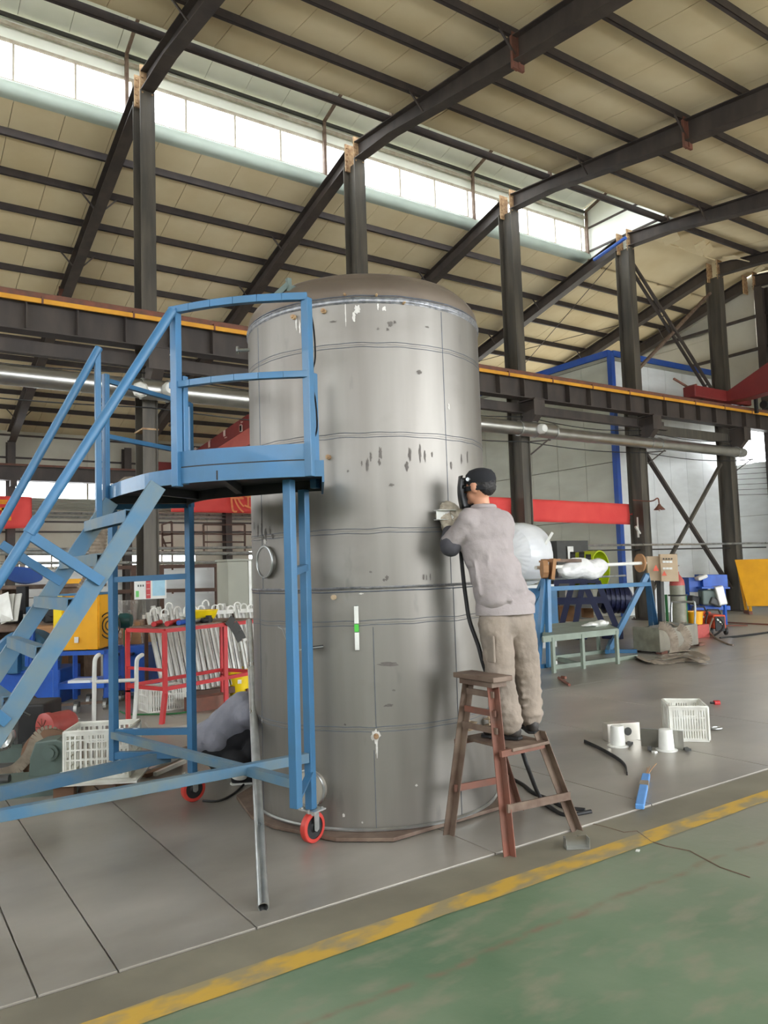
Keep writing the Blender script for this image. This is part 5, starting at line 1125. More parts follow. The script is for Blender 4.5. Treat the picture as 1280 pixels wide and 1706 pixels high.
for x in (3.0, 4.2, 5.3): obj('post', one(bar, (x, 9.95, .0), (x, 9.95, 1.1), .04), 'brownframe', t); obj('foot', one(box, (x, 9.75, .05), (.05, .5, .1)), 'brownframe', t)
# ---- low steel stool, brown block, bucket under the rack
q = onz(345, 1168); t = thing('low_stool', 'weathered round steel stool under the red rack', 'stool', q); bm = BM(); lathe(bm, [(0, .0), (.2, 0), (.21, .02), (.2, .04), (0, .045)], 28, (q.x, q.y + .35, .48)); obj('seat', bm, 'rustgrey', t)
for a in range(4): an = a * PI / 2 + .5; obj('leg', one(bar, (q.x + .22 * math.cos(an), q.y + .35 + .22 * math.sin(an), .0), (q.x + .13 * math.cos(an), q.y + .35 + .13 * math.sin(an), .48), .03), 'rustgrey', t)
q = onz(352, 1185); tag(obj('brown_beam_offcut', one(box, (q.x, q.y + .12, .085), (.5, .2, .17), rz(.1)), 'rust', bevel=.004), 'rust brown steel beam offcut on the floor under the rack', 'beam')
def bucket(name, lab, c, r0, r1, h, m='yellow', handle=True):
    t = thing(name, lab, 'bucket', c); bm = BM(); lathe(bm, [(0, 0), (r0, 0), (r1, h), (r1 + .01, h), (r1 + .01, h - .02), (r1 - .006, h - .004), (r0 - .006, .01), (0, .01)], 32, c); obj('body', bm, m, t, smooth=True)
    for zz_ in (.72, .85): bm = BM(); rr_ = r0 + (r1 - r0) * zz_; lathe(bm, [(rr_ + .001, h * zz_), (rr_ + .01, h * zz_), (rr_ + .01, h * zz_ + .01), (rr_ + .002, h * zz_ + .01)], 32, c); obj('rib', bm, m, t, smooth=True)
    if handle: bm = BM(); tube(bm, [V(*c) + V(r1 * 1.03 * math.cos(a * PI / 12), -.02 - .35 * r1 * math.sin(a * PI / 12), h - .1 * math.sin(a * PI / 12) * 1.0) for a in range(13)], .004, 6); obj('handle', bm, 'galv', t)
    return t
q = onz(398, 1161); bk = bucket('bucket', 'yellow plastic pail on the floor at the right end of the red rack', (q.x + .06, q.y + .1, 0), .135, .16, .36); c = V(q.x + .06, q.y + .1, 0)
obj('label_sticker', one(box, c + V(-.06, -.135, .2), (.05, .01, .05), rz(-.3)), 'white', bk)
# ---- brown rack frames at the back of the left bay
yR = 21.0
def pf(x, y, Y=yR): return ony(x, y, Y)
t = thing('storage_rack', 'brown steel storage rack standing before the back wall', 'rack', V(pf(300, 950).x, yR, 0))
for px in (222, 268, 318, 362, 370):
    a = pf(px, 947); obj('post', one(bar, V(a.x, yR, 0), V(a.x, yR, pf(px, 945).z), .13), 'brownframe', t)
for py in (946, 986): a = pf(186, py); b = pf(372, py - 4); obj('beam', one(bar, a, b, .1), 'brownframe', t)
for (x0_, x1_) in ((224, 266), (270, 316), (320, 360)):
    for (ya, yb) in ((950, 983), (990, 1020)): a = pf(x0_, ya, yR + .5); b = pf(x1_, yb, yR + .5); obj('back_sheet', one(box, (a + b) / 2, ((b - a).x * .98, .02, abs((b - a).z))), 'wallwhite', t)
t = thing('tubular_rack', 'thin dark pipe frame hanging below the back runway', 'frame', V(pf(275, 880, 26).x, 26, 0))
for (a, b) in (((270, 874), (271, 918)), ((286, 869), (287, 918)), ((270, 874), (286, 869)), ((270, 892), (287, 890)), ((271, 905), (287, 904)), ((271, 897), (278, 914)), ((339, 874), (340, 918)), ((339, 874), (408, 874)), ((408, 874), (408, 918)), ((339, 903), (408, 903)), ((184, 889), (418, 890))):
    obj('tube', one(bar, pf(*a, 26), pf(*b, 26), .055), 'brownframe', t)
obj('post', one(bar, V(pf(287, 910, 26).x, 26, 0), pf(287, 905, 26), .05), 'brownframe', t)
for k, (ya, yb) in enumerate(((914, 912), (920, 922), (936, 937))):
    tag(obj('service_pipe', one(tube, [pf(0, ya + 2, 24), pf(420, yb, 24)], .045 if k != 1 else .06, 8), 'galv'), ('thin pale service pipe below the back windows', 'thick grey service pipe at the foot of the back windows', 'lowest thin pale service pipe on the back wall')[k], 'pipe')
q = pf(396, 975, 15.0)
t = thing('panel_crate', 'large grey plywood faced box beside the tank', 'box', V(q.x, 15.0, 0)); bm = BM(); a = pf(379, 935, 15.0); b = pf(425, 1035, 15.0); hh = a.z; obj('body', one(box, ((a.x + b.x) / 2 + .2, 15.3, hh / 2), ((b.x - a.x) + .4, .6, hh)), 'corr', t, bevel=.02)
obj('edge_strip', one(box, (b.x - .1, 15.0, hh / 2), (.06, .04, hh)), 'alu', t); obj('lid', one(box, ((a.x + b.x) / 2 + .2, 15.3, hh + .02), ((b.x - a.x) + .44, .66, .04)), 'corr', t)
t = thing('banner_post', 'dark post covered with cut out tags beside the plywood faced box', 'post', V(pf(370, 950, 16).x, 16, 0)); obj('post', one(bar, V(pf(369, 950, 16).x, 16, 0), pf(369, 938, 16), .09), 'black', t)
for k in range(9): obj('tag_plate', one(box, pf(369.5, 948 + 8 * k, 15.94), (.06, .012, .05), rz(.0)), 'alu', t)
# white drawn shape frame
# ---- banners
def banner(name, lab, px, Y, th_=.012, letters=None, m='banner'):
    x0_, x1_, yt0, yt1, yb0, yb1 = px; n = 24; bm = BM(); rows = []
    for i in range(n + 1):
        f_ = i / n; x = x0_ + (x1_ - x0_) * f_; tp = ony(x, yt0 + (yt1 - yt0) * f_, Y); bt = ony(x, yb0 + (yb1 - yb0) * f_, Y); row = []
        for j in range(7): g = j / 6; p = tp.lerp(bt, g); p.y += .03 * math.sin(i * .9 + j * .7) * (1 - abs(g - .5)); row.append(bm.verts.new(p))
        rows.append(row)
    for A_, B_ in zip(rows, rows[1:]):
        for j in range(6): bm.faces.new((A_[j], B_[j], B_[j + 1], A_[j + 1]))
    o = obj(name, bm, m, smooth=True); s_ = o.modifiers.new('t', 'SOLIDIFY'); s_.thickness = th_; return tag(o, lab, 'banner')
bR = banner('red_banner', 'plain red cloth banner stretched between columns right of the standing person', (800, 1052, 827, 840, 866, 874), 13.95)
bL = banner('red_banner', 'red cloth banner with yellow lettering at the left edge', (-60, 53, 824, 828, 884, 879), 27.8)
bM_ = banner('red_banner', 'red cloth banner with orange characters behind the platform deck', (285, 470, 822, 826, 853, 856), 27.8)
mtx = Matrix.Translation(ony(402, 838, 27.6)) @ Matrix(((-1, 0, 0), (0, 0, 1), (0, 1, 0))).to_4x4()
mesh_text('场', 1.0, mtx, 'lettering', 'letters_o', None).parent = bM_
for (x, y, w_, h_) in ((2, 838, .5, .12), (2, 848, .7, .14), (5, 853, .12, .5), (-4, 845, .12, .8), (4, 834, .5, .1), (16, 864, .16, .2)):
    p = ony(x, y, 27.7); o = obj('lettering', one(box, p, (w_ * .6, .02, h_ * .6)), 'letters_y'); o.parent = bL
for b_, pxs in ((bM_, (290, 380)), (bL, (-20, 40))):
    for x in pxs: p = ony(x, 826, 27.8); o = obj('cord', one(bar, p, V(p.x, 28.5, 5.12), .015), 'alu'); o.parent = b_
# ---- crane in the left bay (seen behind the tank) and crane at the far right
def crane(name, lab, xc, prof, yt, m_top='craner', wdt=.45):
    t = thing(name, lab, 'crane', (xc, yt, 0))
    bm = BM(); prism(bm, [(y, z) for y, z in prof], wdt, (xc, 0, 0), (0, 1, 0), (0, 0, 1)); obj('girder', bm, m_top, t, bevel=.01); return t
a1, a2, a3 = onx(410, 707, 9.75), onx(300, 782, 9.75), onx(410, 745, 9.75)
zt0 = 6.55
cl = crane('overhead_crane', 'faded red overhead crane girder seen between platform and tank', 9.75, [(28.9, 5.65), (28.9, 5.95), (27.4, 5.98), (26.6, 6.0), (21.8, 6.5), (14.6, 6.5), (13.0, 6.5), (13.0, 5.9), (21.8, 5.55), (26.9, 5.45), (27.8, 5.65)], 28)
obj('dark_band', one(lambda bm: prism(bm, [(27.0, 5.62), (27.0, 6.0), (21.8, 6.51), (14.4, 6.51), (14.4, 6.12), (21.8, 6.08)], .02, (9.73, 0, 0), (0, 1, 0), (0, 0, 1))), 'craner', cl)
obj('lower_flange', one(lambda bm: prism(bm, [(26.9, 5.44), (21.8, 5.52), (14.4, 5.85), (14.4, 5.9), (21.8, 5.6), (26.9, 5.5)], .6, (9.65, 0, 0), (0, 1, 0), (0, 0, 1))), 'cranelight', cl)
obj('light_web', one(lambda bm: prism(bm, [(26.4, 5.5), (26.4, 5.62), (21.8, 6.07), (14.4, 6.1), (14.4, 5.9), (21.8, 5.6)], .015, (9.728, 0, 0), (0, 1, 0), (0, 0, 1))), 'cranelight', cl)
obj('end_truck', one(box, (9.9, 28.7, 5.78), (2.6, .35, .3)), 'craner', cl)
for k, yy in enumerate((26.2, 24.9, 23.5, 22.2)):
    mtx = Matrix.Translation((9.715, yy, 6.02 + (26.2 - yy) * .06)) @ Matrix(((0, 0, -1), (-1, 0, 0), (0, 1, 0))).to_4x4(); obj('lettering', many(*[(box, (9.712, yy + R.uniform(-.1, .1), 6.02 + (26.2 - yy) * .06 + R.uniform(-.13, .13)), (.006, R.choice((.03, .16)), R.choice((.03, .2)))) for _ in range(5)]), 'letters_w', cl)
cr = crane('overhead_crane', 'dark red overhead crane end above the runway at the right edge', 21.3, [(13.45, 6.30), (13.45, 6.55), (12.95, 6.6), (11.8, 7.1), (10.6, 7.6), (6, 7.7), (6, 6.7), (10.6, 6.4), (12.4, 6.27)], 13.2)
obj('end_truck', one(box, (21.2, 13.2, 6.46), (2.9, .4, .34)), 'craner', cr, bevel=.03); 
for x in (20.3, 22.3): bm = BM(); cyl(bm, (x, 13.1, 6.36), (x, 13.3, 6.36), .09, 20); obj('wheel', bm, 'darkgrey', cr)
obj('lower_flange', one(box, (21.8, 9.2, 6.66), (.6, 5.6, .03)), 'cranelight', cr); obj('end_plate', one(box, (19.87, 13.2, 6.5), (.04, .36, .34)), 'rust', cr); obj('buffer_arm', one(bar, (19.9, 13.3, 6.62), (19.35, 13.4, 6.85), .05), 'rust', cr)
obj('hoist_motor', many((cyl, (22.4, 12.5, 6.2), (22.9, 12.5, 6.2), .12, 16), (box, (22.0, 12.5, 6.15), (.1, .08, .5))), 'black', cr)
# ---- insulator rack with wires at the far right
t = thing('wire_rack', 'post with stacked wire insulators at the right edge', 'rack', (23.3, 12.3, 0)); obj('post', one(bar, (23.3, 12.3, 0), (23.3, 12.3, 5.3), .14), 'steel_dark', t)
for k in range(9): obj('insulator', many((cyl, (23.3, 12.2, 3.5 + .17 * k), (23.3, 12.08, 3.5 + .17 * k), .05, 10)), 'white' if k % 2 else 'darkgrey', t)
for k in range(8): tag(obj('wire', one(tube, [(22.3, 13.45, 3.55 + .16 * k), (23.25, 12.15, 3.5 + .17 * k)], .008, 5), 'black'), 'thin black wire running to the stacked insulators', 'wire', 'wires at the insulator post')
# ================================================================== RIGHT SIDE
def RP(x, y, r): return onr(x, y, r)
# ---- blue trestle stand with the wrapped roll
t = thing('roll_stand', 'light blue trestle stand holding a film wrapped roll', 'stand', onz(905, 1113))
def rbar(p, q, w_, nm='leg', m='gblue', par=None): return obj(nm, one(bar, p, q, w_), m, par or t, bevel=.003)
T1 = RP(910, 958, 12.3); T2 = RP(1078, 958, 14.6)
for (bx0, by0, tx) in ((896, 1112, -2), (916, 1112, 2)): rbar(onz(bx0, by0, .03), T1 + right * tx * .01, .075)
rbar(RP(866, 1052, 13.6), T1, .07); g_ = onz(866, 1066, .03); rbar(onz(893, 1112, .03), onz(922, 1109, .03), .08, 'foot')
rbar(RP(866, 1052, 13.6), V(*RP(866, 1052, 13.6).xy, .02), .07)
for (bx0, by0) in ((1014, 1086), (1098, 1062), (1087, 1064)): rbar(onz(bx0, by0, .03), T2, .085)
rbar(onz(1012, 1086, .03), onz(1062, 1086, .03), .09, 'foot'); rbar(onz(1012, 1086, .06), RP(1018, 1068, 14.8), .07, 'foot')
rbar(RP(914, 981, 12.3), RP(1082, 973, 14.6), .07, 'cross_rail'); rbar(onz(922, 1112, .04), onz(1060, 1094, .04), .07, 'floor_rail', 'gtable'); rbar(onz(925, 1095, .04), onz(1010, 1085, .04), .06, 'floor_rail', 'gtable'); rbar(onz(932, 1098, .04), onz(962, 1106, .04), .06, 'floor_rail', 'gtable')
obj('corner_bracket', one(box, onz(921, 1108, .06), (.1, .1, .12)), 'white', t)
obj('gusset_plate', one(lambda bm: prism(bm, [(-.35, .0), (.02, .0), (-.3, -.42)], .02, RP(905, 980, 12.6), right, V(0, 0, 1))), 'gblue', t)
a = RP(893, 946, 12.25); b = RP(1076, 938, 14.6); ax = (b - a)
t2 = thing('wrapped_roll', 'roll of clear film wrapped material on a pale rod across the blue trestle', 'roll', a.lerp(b, .4))
obj('rod', one(cyl, a, b, .03, 14), 'white', t2, smooth=True)
bm = BM(); c0 = a.lerp(b, .19); c1 = a.lerp(b, .60); pts = [c0.lerp(c1, i / 12) + V(0, 0, -.05 - .03 * math.sin(i)) for i in range(13)]; tube(bm, pts, [.06, .1, .13, .16, .17, .16, .175, .16, .17, .165, .16, .13, .06], 20)
o = obj('film_wrap', bm, 'film', t2, smooth=True); tx = bpy.data.textures.new('film', 'CLOUDS'); tx.noise_scale = .12; sb = o.modifiers.new('s', 'SUBSURF'); sb.levels = 2; sb.render_levels = 2; d_ = o.modifiers.new('d', 'DISPLACE'); d_.texture = tx; d_.strength = .045
t3 = thing('cardboard_box', 'opened brown cardboard sleeve on the near end of the blue trestle', 'box', RP(912, 945, 12.2))
bm = BM(); q = RP(905, 948, 12.15); cyl(bm, q - right * .02, q + right * .06, .15, 9); obj('end_disc', bm, 'card', t3); fQ = Matrix((right, V(-right.y, right.x, 0).normalized(), V(0, 0, 1))).transposed()
obj('flap', one(box, RP(920, 948, 12.2), (.05, .3, .32), fQ @ Matrix.Rotation(.15, 3, 'Y')), 'card', t3); obj('flap', one(box, RP(916, 934, 12.4), (.3, .2, .03), fQ @ Matrix.Rotation(-.1, 3, 'Y')), 'card', t3); obj('sheet', one(box, RP(935, 934, 12.9), (.6, .3, .05), fQ), 'rustgrey', t3)
bm = BM(); q = RP(1067, 938, 14.55); cyl(bm, q - right * .02 - fwd * .01, q + right * .015, .165, 28); o = obj('disc', bm, 'card'); tag(o, 'brown cardboard disc on the far end of the pale rod', 'disc')
tag(obj('long_rod', one(cyl, RP(874, 967, 12.4), RP(1042, 959, 14.4), .018, 10), 'galv'), 'thin bright rod lying below the wrapped roll', 'rod')
# ---- big wrapped vessel
q0 = RP(842, 922, 15.3); q1 = RP(896, 924, 15.4); t = thing('wrapped_vessel', 'large white film wrapped round vessel behind the standing person', 'vessel', q0)
dv = V(.985, .17, 0); bm = BM(); rr = .62; lathe(bm, [(0, -.6), (rr, -.6), (rr, .02), (rr * .98, .12), (rr * .86, .26), (rr * .6, .38), (rr * .3, .43), (0, .44)], 36, RP(872, 923, 15.4) , frame(dv)); o = obj('body', bm, 'wrap', t, smooth=True)
sb = o.modifiers.new('s', 'SUBSURF'); sb.levels = 2; sb.render_levels = 2; tx = bpy.data.textures.new('wrapt', 'CLOUDS'); tx.noise_scale = .2; d_ = o.modifiers.new('d', 'DISPLACE'); d_.texture = tx; d_.strength = .05
c = RP(872, 923, 15.4); obj('cradle', one(box, (c.x - .1, c.y, (c.z - .62) / 2), (1.1, .7, c.z - .6)), 'wallwhite', t); obj('cradle_panel', one(box, (c.x - .1, c.y - .38, (c.z - .75) / 2 + .1), (1.15, .03, c.z - .9)), 'gblue', t)
tag(obj('white_lath', one(bar, RP(909, 907, 15), RP(921, 887, 15), .05), 'white'), 'short white lath sticking up beside the wrapped vessel', 'lath')
# ---- navy machine with lime pulley
r_ = 17.0
t = thing('bending_machine', 'navy blue A frame machine with lime green pulley', 'machine', V(*RP(970, 1060, r_).xy, 0))
def gz(p): return V(p.x, p.y, max(p.z, .02))
for (a, b, w_) in (((928, 968), (912, 1045), .14), ((955, 968), (935, 1045), .14), ((972, 968), (958, 1045), .1), ((972, 968), (1008, 1046), .17), ((996, 968), (1028, 1046), .17)):
    obj('frame_leg', one(bar, RP(*a, r_), RP(*b, r_), w_, .12), 'navy', t)
for (a, b) in (((920, 1001), (985, 1001)), ((985, 1000), (1008, 999)), ((915, 1044), (1030, 1046)), ((925, 967), (998, 966))): obj('frame_bar', one(bar, RP(*a, r_), RP(*b, r_), .14), 'navy', t)
for px in (918, 960, 1020): p = RP(px, 1044, r_); obj('foot', one(box, (p.x, p.y, p.z / 2), (.2, .4, p.z)), 'navy', t)
bm = BM(); q = RP(972, 950, r_ + .5); dq = (right * .75 - fwd * .7); dq.z = 0; dq.normalize(); lathe(bm, [(.1, -.1), (.36, -.1), (.4, -.12), (.4, .12), (.36, .1), (.1, .1)], 36, q, frame(dq)); o = obj('pulley', bm, 'lime', t, smooth=True); obj('pulley_rim', one(lathe, [(.395, -.17), (.42, -.17), (.42, .17), (.395, .17)], 36, q + dq * .25, frame(dq)), 'lime', t)
obj('hub', one(cyl, q - dq * .2, q + dq * .5, .07, 16), 'black', t)
bm = BM(); q = RP(1022, 998, r_ + .4); lathe(bm, [(0, -.3), (.2, -.3), (.28, -.2), (.28, .3), (.2, .36), (0, .36)], 20, q, frame(right)); obj('gear_motor', bm, 'navy', t, smooth=True)
for k in range(5): obj('cooling_rib', one(lathe, [(.28, -.02), (.31, -.02), (.31, .02), (.28, .02)], 20, q + right * (-.2 + .1 * k), frame(right)), 'navy', t)
for k, (x, y) in enumerate(((950, 927), (965, 927), (976, 931))): obj('bearing_block', one(cyl, RP(x, y, r_ - .2), RP(x + 9, y, r_ - .2), .1, 14), 'black', t)
t = thing('window_cabinet', 'dark framed cabinet with yellow papers behind the lime pulley', 'cabinet', V(*RP(925, 930, 19).xy, 0)); q = RP(945, 925, 19.5); obj('frame', one(box, (q.x, q.y, q.z / 2 + .3), (1.1, .4, q.z + .1)), 'darkgrey', t); obj('pane', one(box, RP(934, 924, 19.2), (.35, .03, .3), fQ), 'beige', t); obj('paper', one(box, RP(951, 922, 19.2), (.14, .03, .34), fQ), 'white', t)
for (x, y, w_, h_, m_) in ((944, 1022, .32, .34, 'card'), (979, 1021, .22, .2, 'card'), (922, 1020, .07, .3, 'white'), (955, 990, .3, .32, 'white')): tag(obj('carton', one(box, gz(RP(x, y, r_ + .6)), (w_, .2, h_), fQ), m_, bevel=.004), {944: 'larger brown carton seen between the navy frame legs', 979: 'small orange brown carton between the navy frame legs', 922: 'narrow pale strip of board between the navy frame legs', 955: 'white panel leaning behind the navy frame'}[x], 'carton')
# ---- green steel table
zt_ = .56; A0 = onz(904, 1060, zt_); A1 = onz(1030, 1047, zt_); A2 = onz(1000, 1033, zt_); A3 = onz(905, 1040, zt_)
t = thing('steel_table', 'low grey green steel table behind the blue trestle', 'table', V(A0.x, A0.y, 0)); bm = BM(); prism(bm, [(p.x, p.y) for p in (A0, A1, A2 + (A2 - A1) * 0, A3)], .03, (0, 0, zt_ - .03)); obj('table_top', bm, 'gtable', t)
obj('edge_angle', one(bar, A0 - V(0, 0, .05), A1 - V(0, 0, .05), .03, .08), 'gtable', t)
for p in (A0.lerp(A1, .12), A0.lerp(A1, .5), A0.lerp(A1, .97), A3.lerp(A2, .1), A3.lerp(A2, .95)): obj('leg', one(bar, V(p.x, p.y, 0), V(p.x, p.y, zt_ - .03), .05), 'gtable', t)
bm = BM(); blob('white_cloth', [('e', onz(995, 1040, zt_ + .03), (.25, .12, .04), None), ('e', onz(1003, 1038, zt_ + .05), (.14, .1, .05), None), ('e', onz(980, 1042, zt_ + .02), (.14, .08, .025), None)], .012, 'white', disp=.05, dscale=.08).update_tag(); tag(bpy.data.objects['white_cloth'], 'crumpled white film lying on the grey green table', 'film')
# ---- beige control box with warning triangles
q = RP(1104, 946, 16.0); t = thing('control_box', 'beige electric control box with switch rows and orange triangles', 'control box', V(q.x, q.y, 0)); s = 16 / F * 1.05
fC = fQ @ rz(-.25)
obj('left_section', one(box, RP(1092, 947, 16.0), (24 * s, .3, 36 * s), fC), 'beige', t, bevel=.008); obj('right_section', one(box, RP(1114, 946, 15.9), (24 * s, .32, 40 * s), fC), 'beige', t, bevel=.008)
for yy in (936, 947): 
    for k in range(3): obj('switch_plate', one(box, RP(1107 + 5.5 * k, yy, 15.7), (4 * s, .02, 3 * s), fC), 'white', t)
for k in range(4): obj('knob', one(cyl, RP(1106 + 4.5 * k, 931, 15.7), RP(1106 + 4.5 * k, 931, 15.66), .015, 8), 'darkgrey', t)
for (x, y, k_) in ((1093, 946, 4.5), (1107, 955, 3.5)): q_ = RP(x, y, 15.68); obj('warning_triangle', one(lambda bm: prism(bm, [(-k_ * s, -k_ * s), (k_ * s, -k_ * s), (0, k_ * s)], .01, q_, right, V(0, 0, 1))), 'orange', t)
obj('post', one(bar, V(*RP(1100, 1000, 16.2).xy, 0), RP(1100, 968, 16.2), .1), 'darkgrey', t)
# ---- gas cylinder on its trolley
q = onz(1133, 1052); q = V(*RP(1133, 1050, 17.0).xy, 0); rr = .15; zt_ = RP(1133, 960, 17.0).z
t = thing('gas_cylinder', 'tall grey green gas cylinder with red brown neck', 'gas cylinder', q); bm = BM(); h = RP(1133, 962, 17).z
lathe(bm, [(0, .06), (rr, .06), (rr, h - .16), (rr * .9, h - .06), (rr * .55, h + .02), (.05, h + .06), (0, h + .06)], 28, q); obj('body', bm, 'cyl', t, smooth=True); bm = BM(); lathe(bm, [(rr * 1.005, h - .16), (rr * .91, h - .055), (rr * .56, h + .024), (.055, h + .066), (.05, h + .12), (0, h + .12)], 28, q); obj('neck', bm, 'motorred', t, smooth=True)
bm = BM(); cyl(bm, q + V(0, 0, h + .1), q + V(0, 0, h + .24), .03, 10); tube(bm, [q + V(.06 * math.cos(a * PI / 8), .06 * math.sin(a * PI / 8), h + .24) for a in range(16)], .008, 6, closed=True); obj('valve', bm, 'rust', t)
t = thing('cylinder_trolley', 'steel trolley with green frame and pale handle hoop around the gas cylinder', 'trolley', q)
for s_ in (-1, 1): obj('upright', one(bar, q + right * s_ * (rr + .05) + V(0, .05, .05), q + right * s_ * (rr + .05) + V(0, .05, h - .35), .04), 'green', t)
obj('hoop', one(tube, [q + V((rr + .03) * math.cos(a * PI / 12), (rr + .03) * math.sin(a * PI / 12), h - .36) for a in range(24)], .015, 6, True, True), 'darkgrey', t)
obj('handle', one(tube, spline([RP(1119, 1036, 16.5), RP(1119, 1006, 16.5), RP(1124, 1003, 16.5), RP(1150, 1003, 16.5), RP(1158, 1006, 16.5), RP(1158, 1040, 16.5)], 4), .022, 8), 'galv', t); obj('base', one(box, q + V(0, 0, .03), (.5, .4, .05)), 'darkgrey', t)
# ---- steel trough with webbing straps
C0 = onz(1057, 1088); C1 = onz(1101, 1092); C2 = onz(1164, 1078)
t = thing('steel_trough', 'open bare steel trough with dark square end plate', 'trough', C1); ht = RP(1101, 1048, math.hypot(C1.x, C1.y)).z
def wallp(a, b, z0, z1, m, nm): return obj(nm, one(bar, V(*((a + b) / 2).xy, z0), V(*((a + b) / 2).xy, z1), (b - a).length, .012, V(*(a - b).cross(V(0, 0, 1)).normalized())), m, t)
def vert_plate(a, b, z0, z1, m, nm):
    bm = BM(); d = (b - a); box(bm, V(*((a + b) / 2).xy, (z0 + z1) / 2), (d.length, .012, z1 - z0), rz(math.atan2(d.y, d.x))); return obj(nm, bm, m, t)
C3 = C0 + (C2 - C1)
vert_plate(C0, C1, .06, ht + .02, 'cyl', 'end_plate'); vert_plate(C1, C2, .06, ht - .02, 'stainless', 'side_plate'); vert_plate(C3, C2, .06, ht - .02, 'steelplain', 'end_plate'); vert_plate(C0, C3, .06, ht - .02, 'steelplain', 'side_plate')
bm = BM(); prism(bm, [(p.x, p.y) for p in (C0, C1, C2, C3)], .015, (0, 0, .05)); obj('bottom', bm, 'steelplain', t)
for p in (C0, C1, C2): obj('support_block', one(box, V(p.x, p.y, .03) + (C3 - C1) * .1, (.16, .12, .055)), 'rust', t)
def ribbon(bm, pts, w_, upd=V(0, 0, 1), th_=.006):
    pts = spline(pts, 5)
    for a, b in zip(pts, pts[1:]): bar(bm, a, b + (b - a) * .05, w_, th_, upd)
rC = math.hypot(C1.x, C1.y)
for k, P_ in enumerate(([(1098, 1042), (1112, 1046), (1122, 1060), (1124, 1080), (1118, 1098)], [(1130, 1044), (1140, 1050), (1147, 1066), (1142, 1078), (1132, 1086)])):
    bm = BM(); ribbon(bm, [RP(x, y, rC - .05 + .12 * k) for x, y in P_], .14, fwd); tag(obj('webbing_strap', bm, 'strap'), ('dirty webbing strap hanging down the side of the steel trough', 'webbing strap looped over the far half of the steel trough')[k], 'strap')
bm = BM(); ribbon(bm, [RP(x, y, rC + .3) for x, y in ((1096, 1048), (1104, 1036), (1118, 1038), (1130, 1044), (1140, 1038), (1134, 1034))], .16, V(0, 0, 1)); tag(obj('webbing_strap', bm, 'strap'), 'twisted webbing strap heaped across the top of the trough', 'strap')
for k, P_ in enumerate(([(1062, 1092), (1080, 1102), (1110, 1103), (1145, 1099), (1170, 1100), (1174, 1092), (1155, 1085)], [(1085, 1100), (1112, 1096), (1140, 1092), (1160, 1098), (1172, 1104)], [(1098, 1094), (1118, 1088), (1150, 1086), (1168, 1094)])):
    bm = BM(); ribbon(bm, [onz(x, y, .025 + .03 * k + .03 * (i % 2)) for i, (x, y) in enumerate(P_)], .15, V(.1, .3 * (k - 1), 1)); tag(obj('webbing_strap', bm, 'strap'), ('longest webbing strap lying on the floor around the trough', 'webbing strap crumpled on the floor right of the trough', 'short webbing strap tucked under the trough edge')[k], 'strap')
# ---- pail, welders, desk behind the cylinder
q = V(*RP(1160, 1042, 17.2).xy, .28); tb = bucket('bucket', 'ochre yellow pail next to the gas cylinder trolley', q, .13, .15, .26, 'ochre', False)
tag(obj('pail_stand', many((box, q - V(0, 0, .14), (.4, .34, .27))), 'motorred', bevel=.01), 'low reddish box under the ochre pail', 'box')
for k, (x, y, r_, w_, h_) in enumerate(((1166, 1040, 18.4, 22, 46), (1190, 1044, 18.0, 20, 44))):
    s = r_ / F * 1.06; b = RP(x, y, r_); t = thing('welding_machine', ('orange welding machine behind the ochre pail', 'dark fronted welding machine with orange top and coiled leads')[k], 'welder', V(b.x, b.y, 0)); hh = RP(x, y - h_ / 2, r_).z
    obj('body', one(box, (b.x, b.y, hh / 2 + .06), (w_ * s * .9, .6, hh - .14), fQ), 'orange', t, bevel=.03); obj('front_panel', one(box, V(b.x, b.y, hh * .55) - V(fwd.x, fwd.y, 0) * .31, (w_ * s * .7, .03, hh * .7), fQ), ('orange', 'black')[k], t, bevel=.01)
    obj('handle', one(tube, [V(b.x, b.y, hh - .02) - right * .16, V(b.x, b.y, hh + .08) - right * .12, V(b.x, b.y, hh + .08) + right * .12, V(b.x, b.y, hh - .02) + right * .16], .02, 8), 'black', t)
    for s2 in (-1, 1): q = V(b.x, b.y, .09) + right * s2 * .16 - fwd * .2; q.z = .08; obj('wheel', one(cyl, q - right * .02, q + right * .02, .08, 16), 'black', t)
    for kk in range(3): obj('dial', one(cyl, V(b.x, b.y, hh * (.75 - .1 * kk)) - V(fwd.x, fwd.y, 0) * .33 + right * .05 * (kk - 1), V(b.x, b.y, hh * (.75 - .1 * kk)) - V(fwd.x, fwd.y, 0) * .35 + right * .05 * (kk - 1), .025, 10), 'white', t)
for k, P_ in enumerate(([(1180, 1020, .9), (1176, 1040, .5), (1186, 1058, .2), (1200, 1052, .3), (1206, 1040, .5), (1196, 1028, .7)], [(1188, 1030, .7), (1182, 1050, .3), (1194, 1064, .03), (1212, 1073, .03), (1222, 1075, .03)])):
    bm = BM(); tube(bm, spline([RP(x, y, 17.4) if z > .1 else onz(x, y, .02) for x, y, z in P_], 5), .02, 6); tag(obj('welding_lead', bm, 'strap' if k else 'black'), ('dark welding lead coiled over the dark fronted welding machine', 'pale welding lead trailing on the floor from the welding machines')[k], 'cable')
tag(obj('floor_hose', one(tube, spline([onz(x, y, .02) for x, y in [(1200, 1063), (1230, 1060), (1262, 1056), (1290, 1052)]], 5), .022, 6), 'black'), 'black hose running along the floor to the right edge', 'hose')
for k, (a, b) in enumerate((((1210, 1037), (1290, 1041)), ((1198, 1042), (1246, 1042)))): tag(obj('steel_bar', one(bar, onz(*a, .03), onz(*b, .03), .035), 'rust'), ('long rusty bar on the floor before the yellow panel', 'shorter rusty bar on the floor before the yellow panel')[k], 'bar')
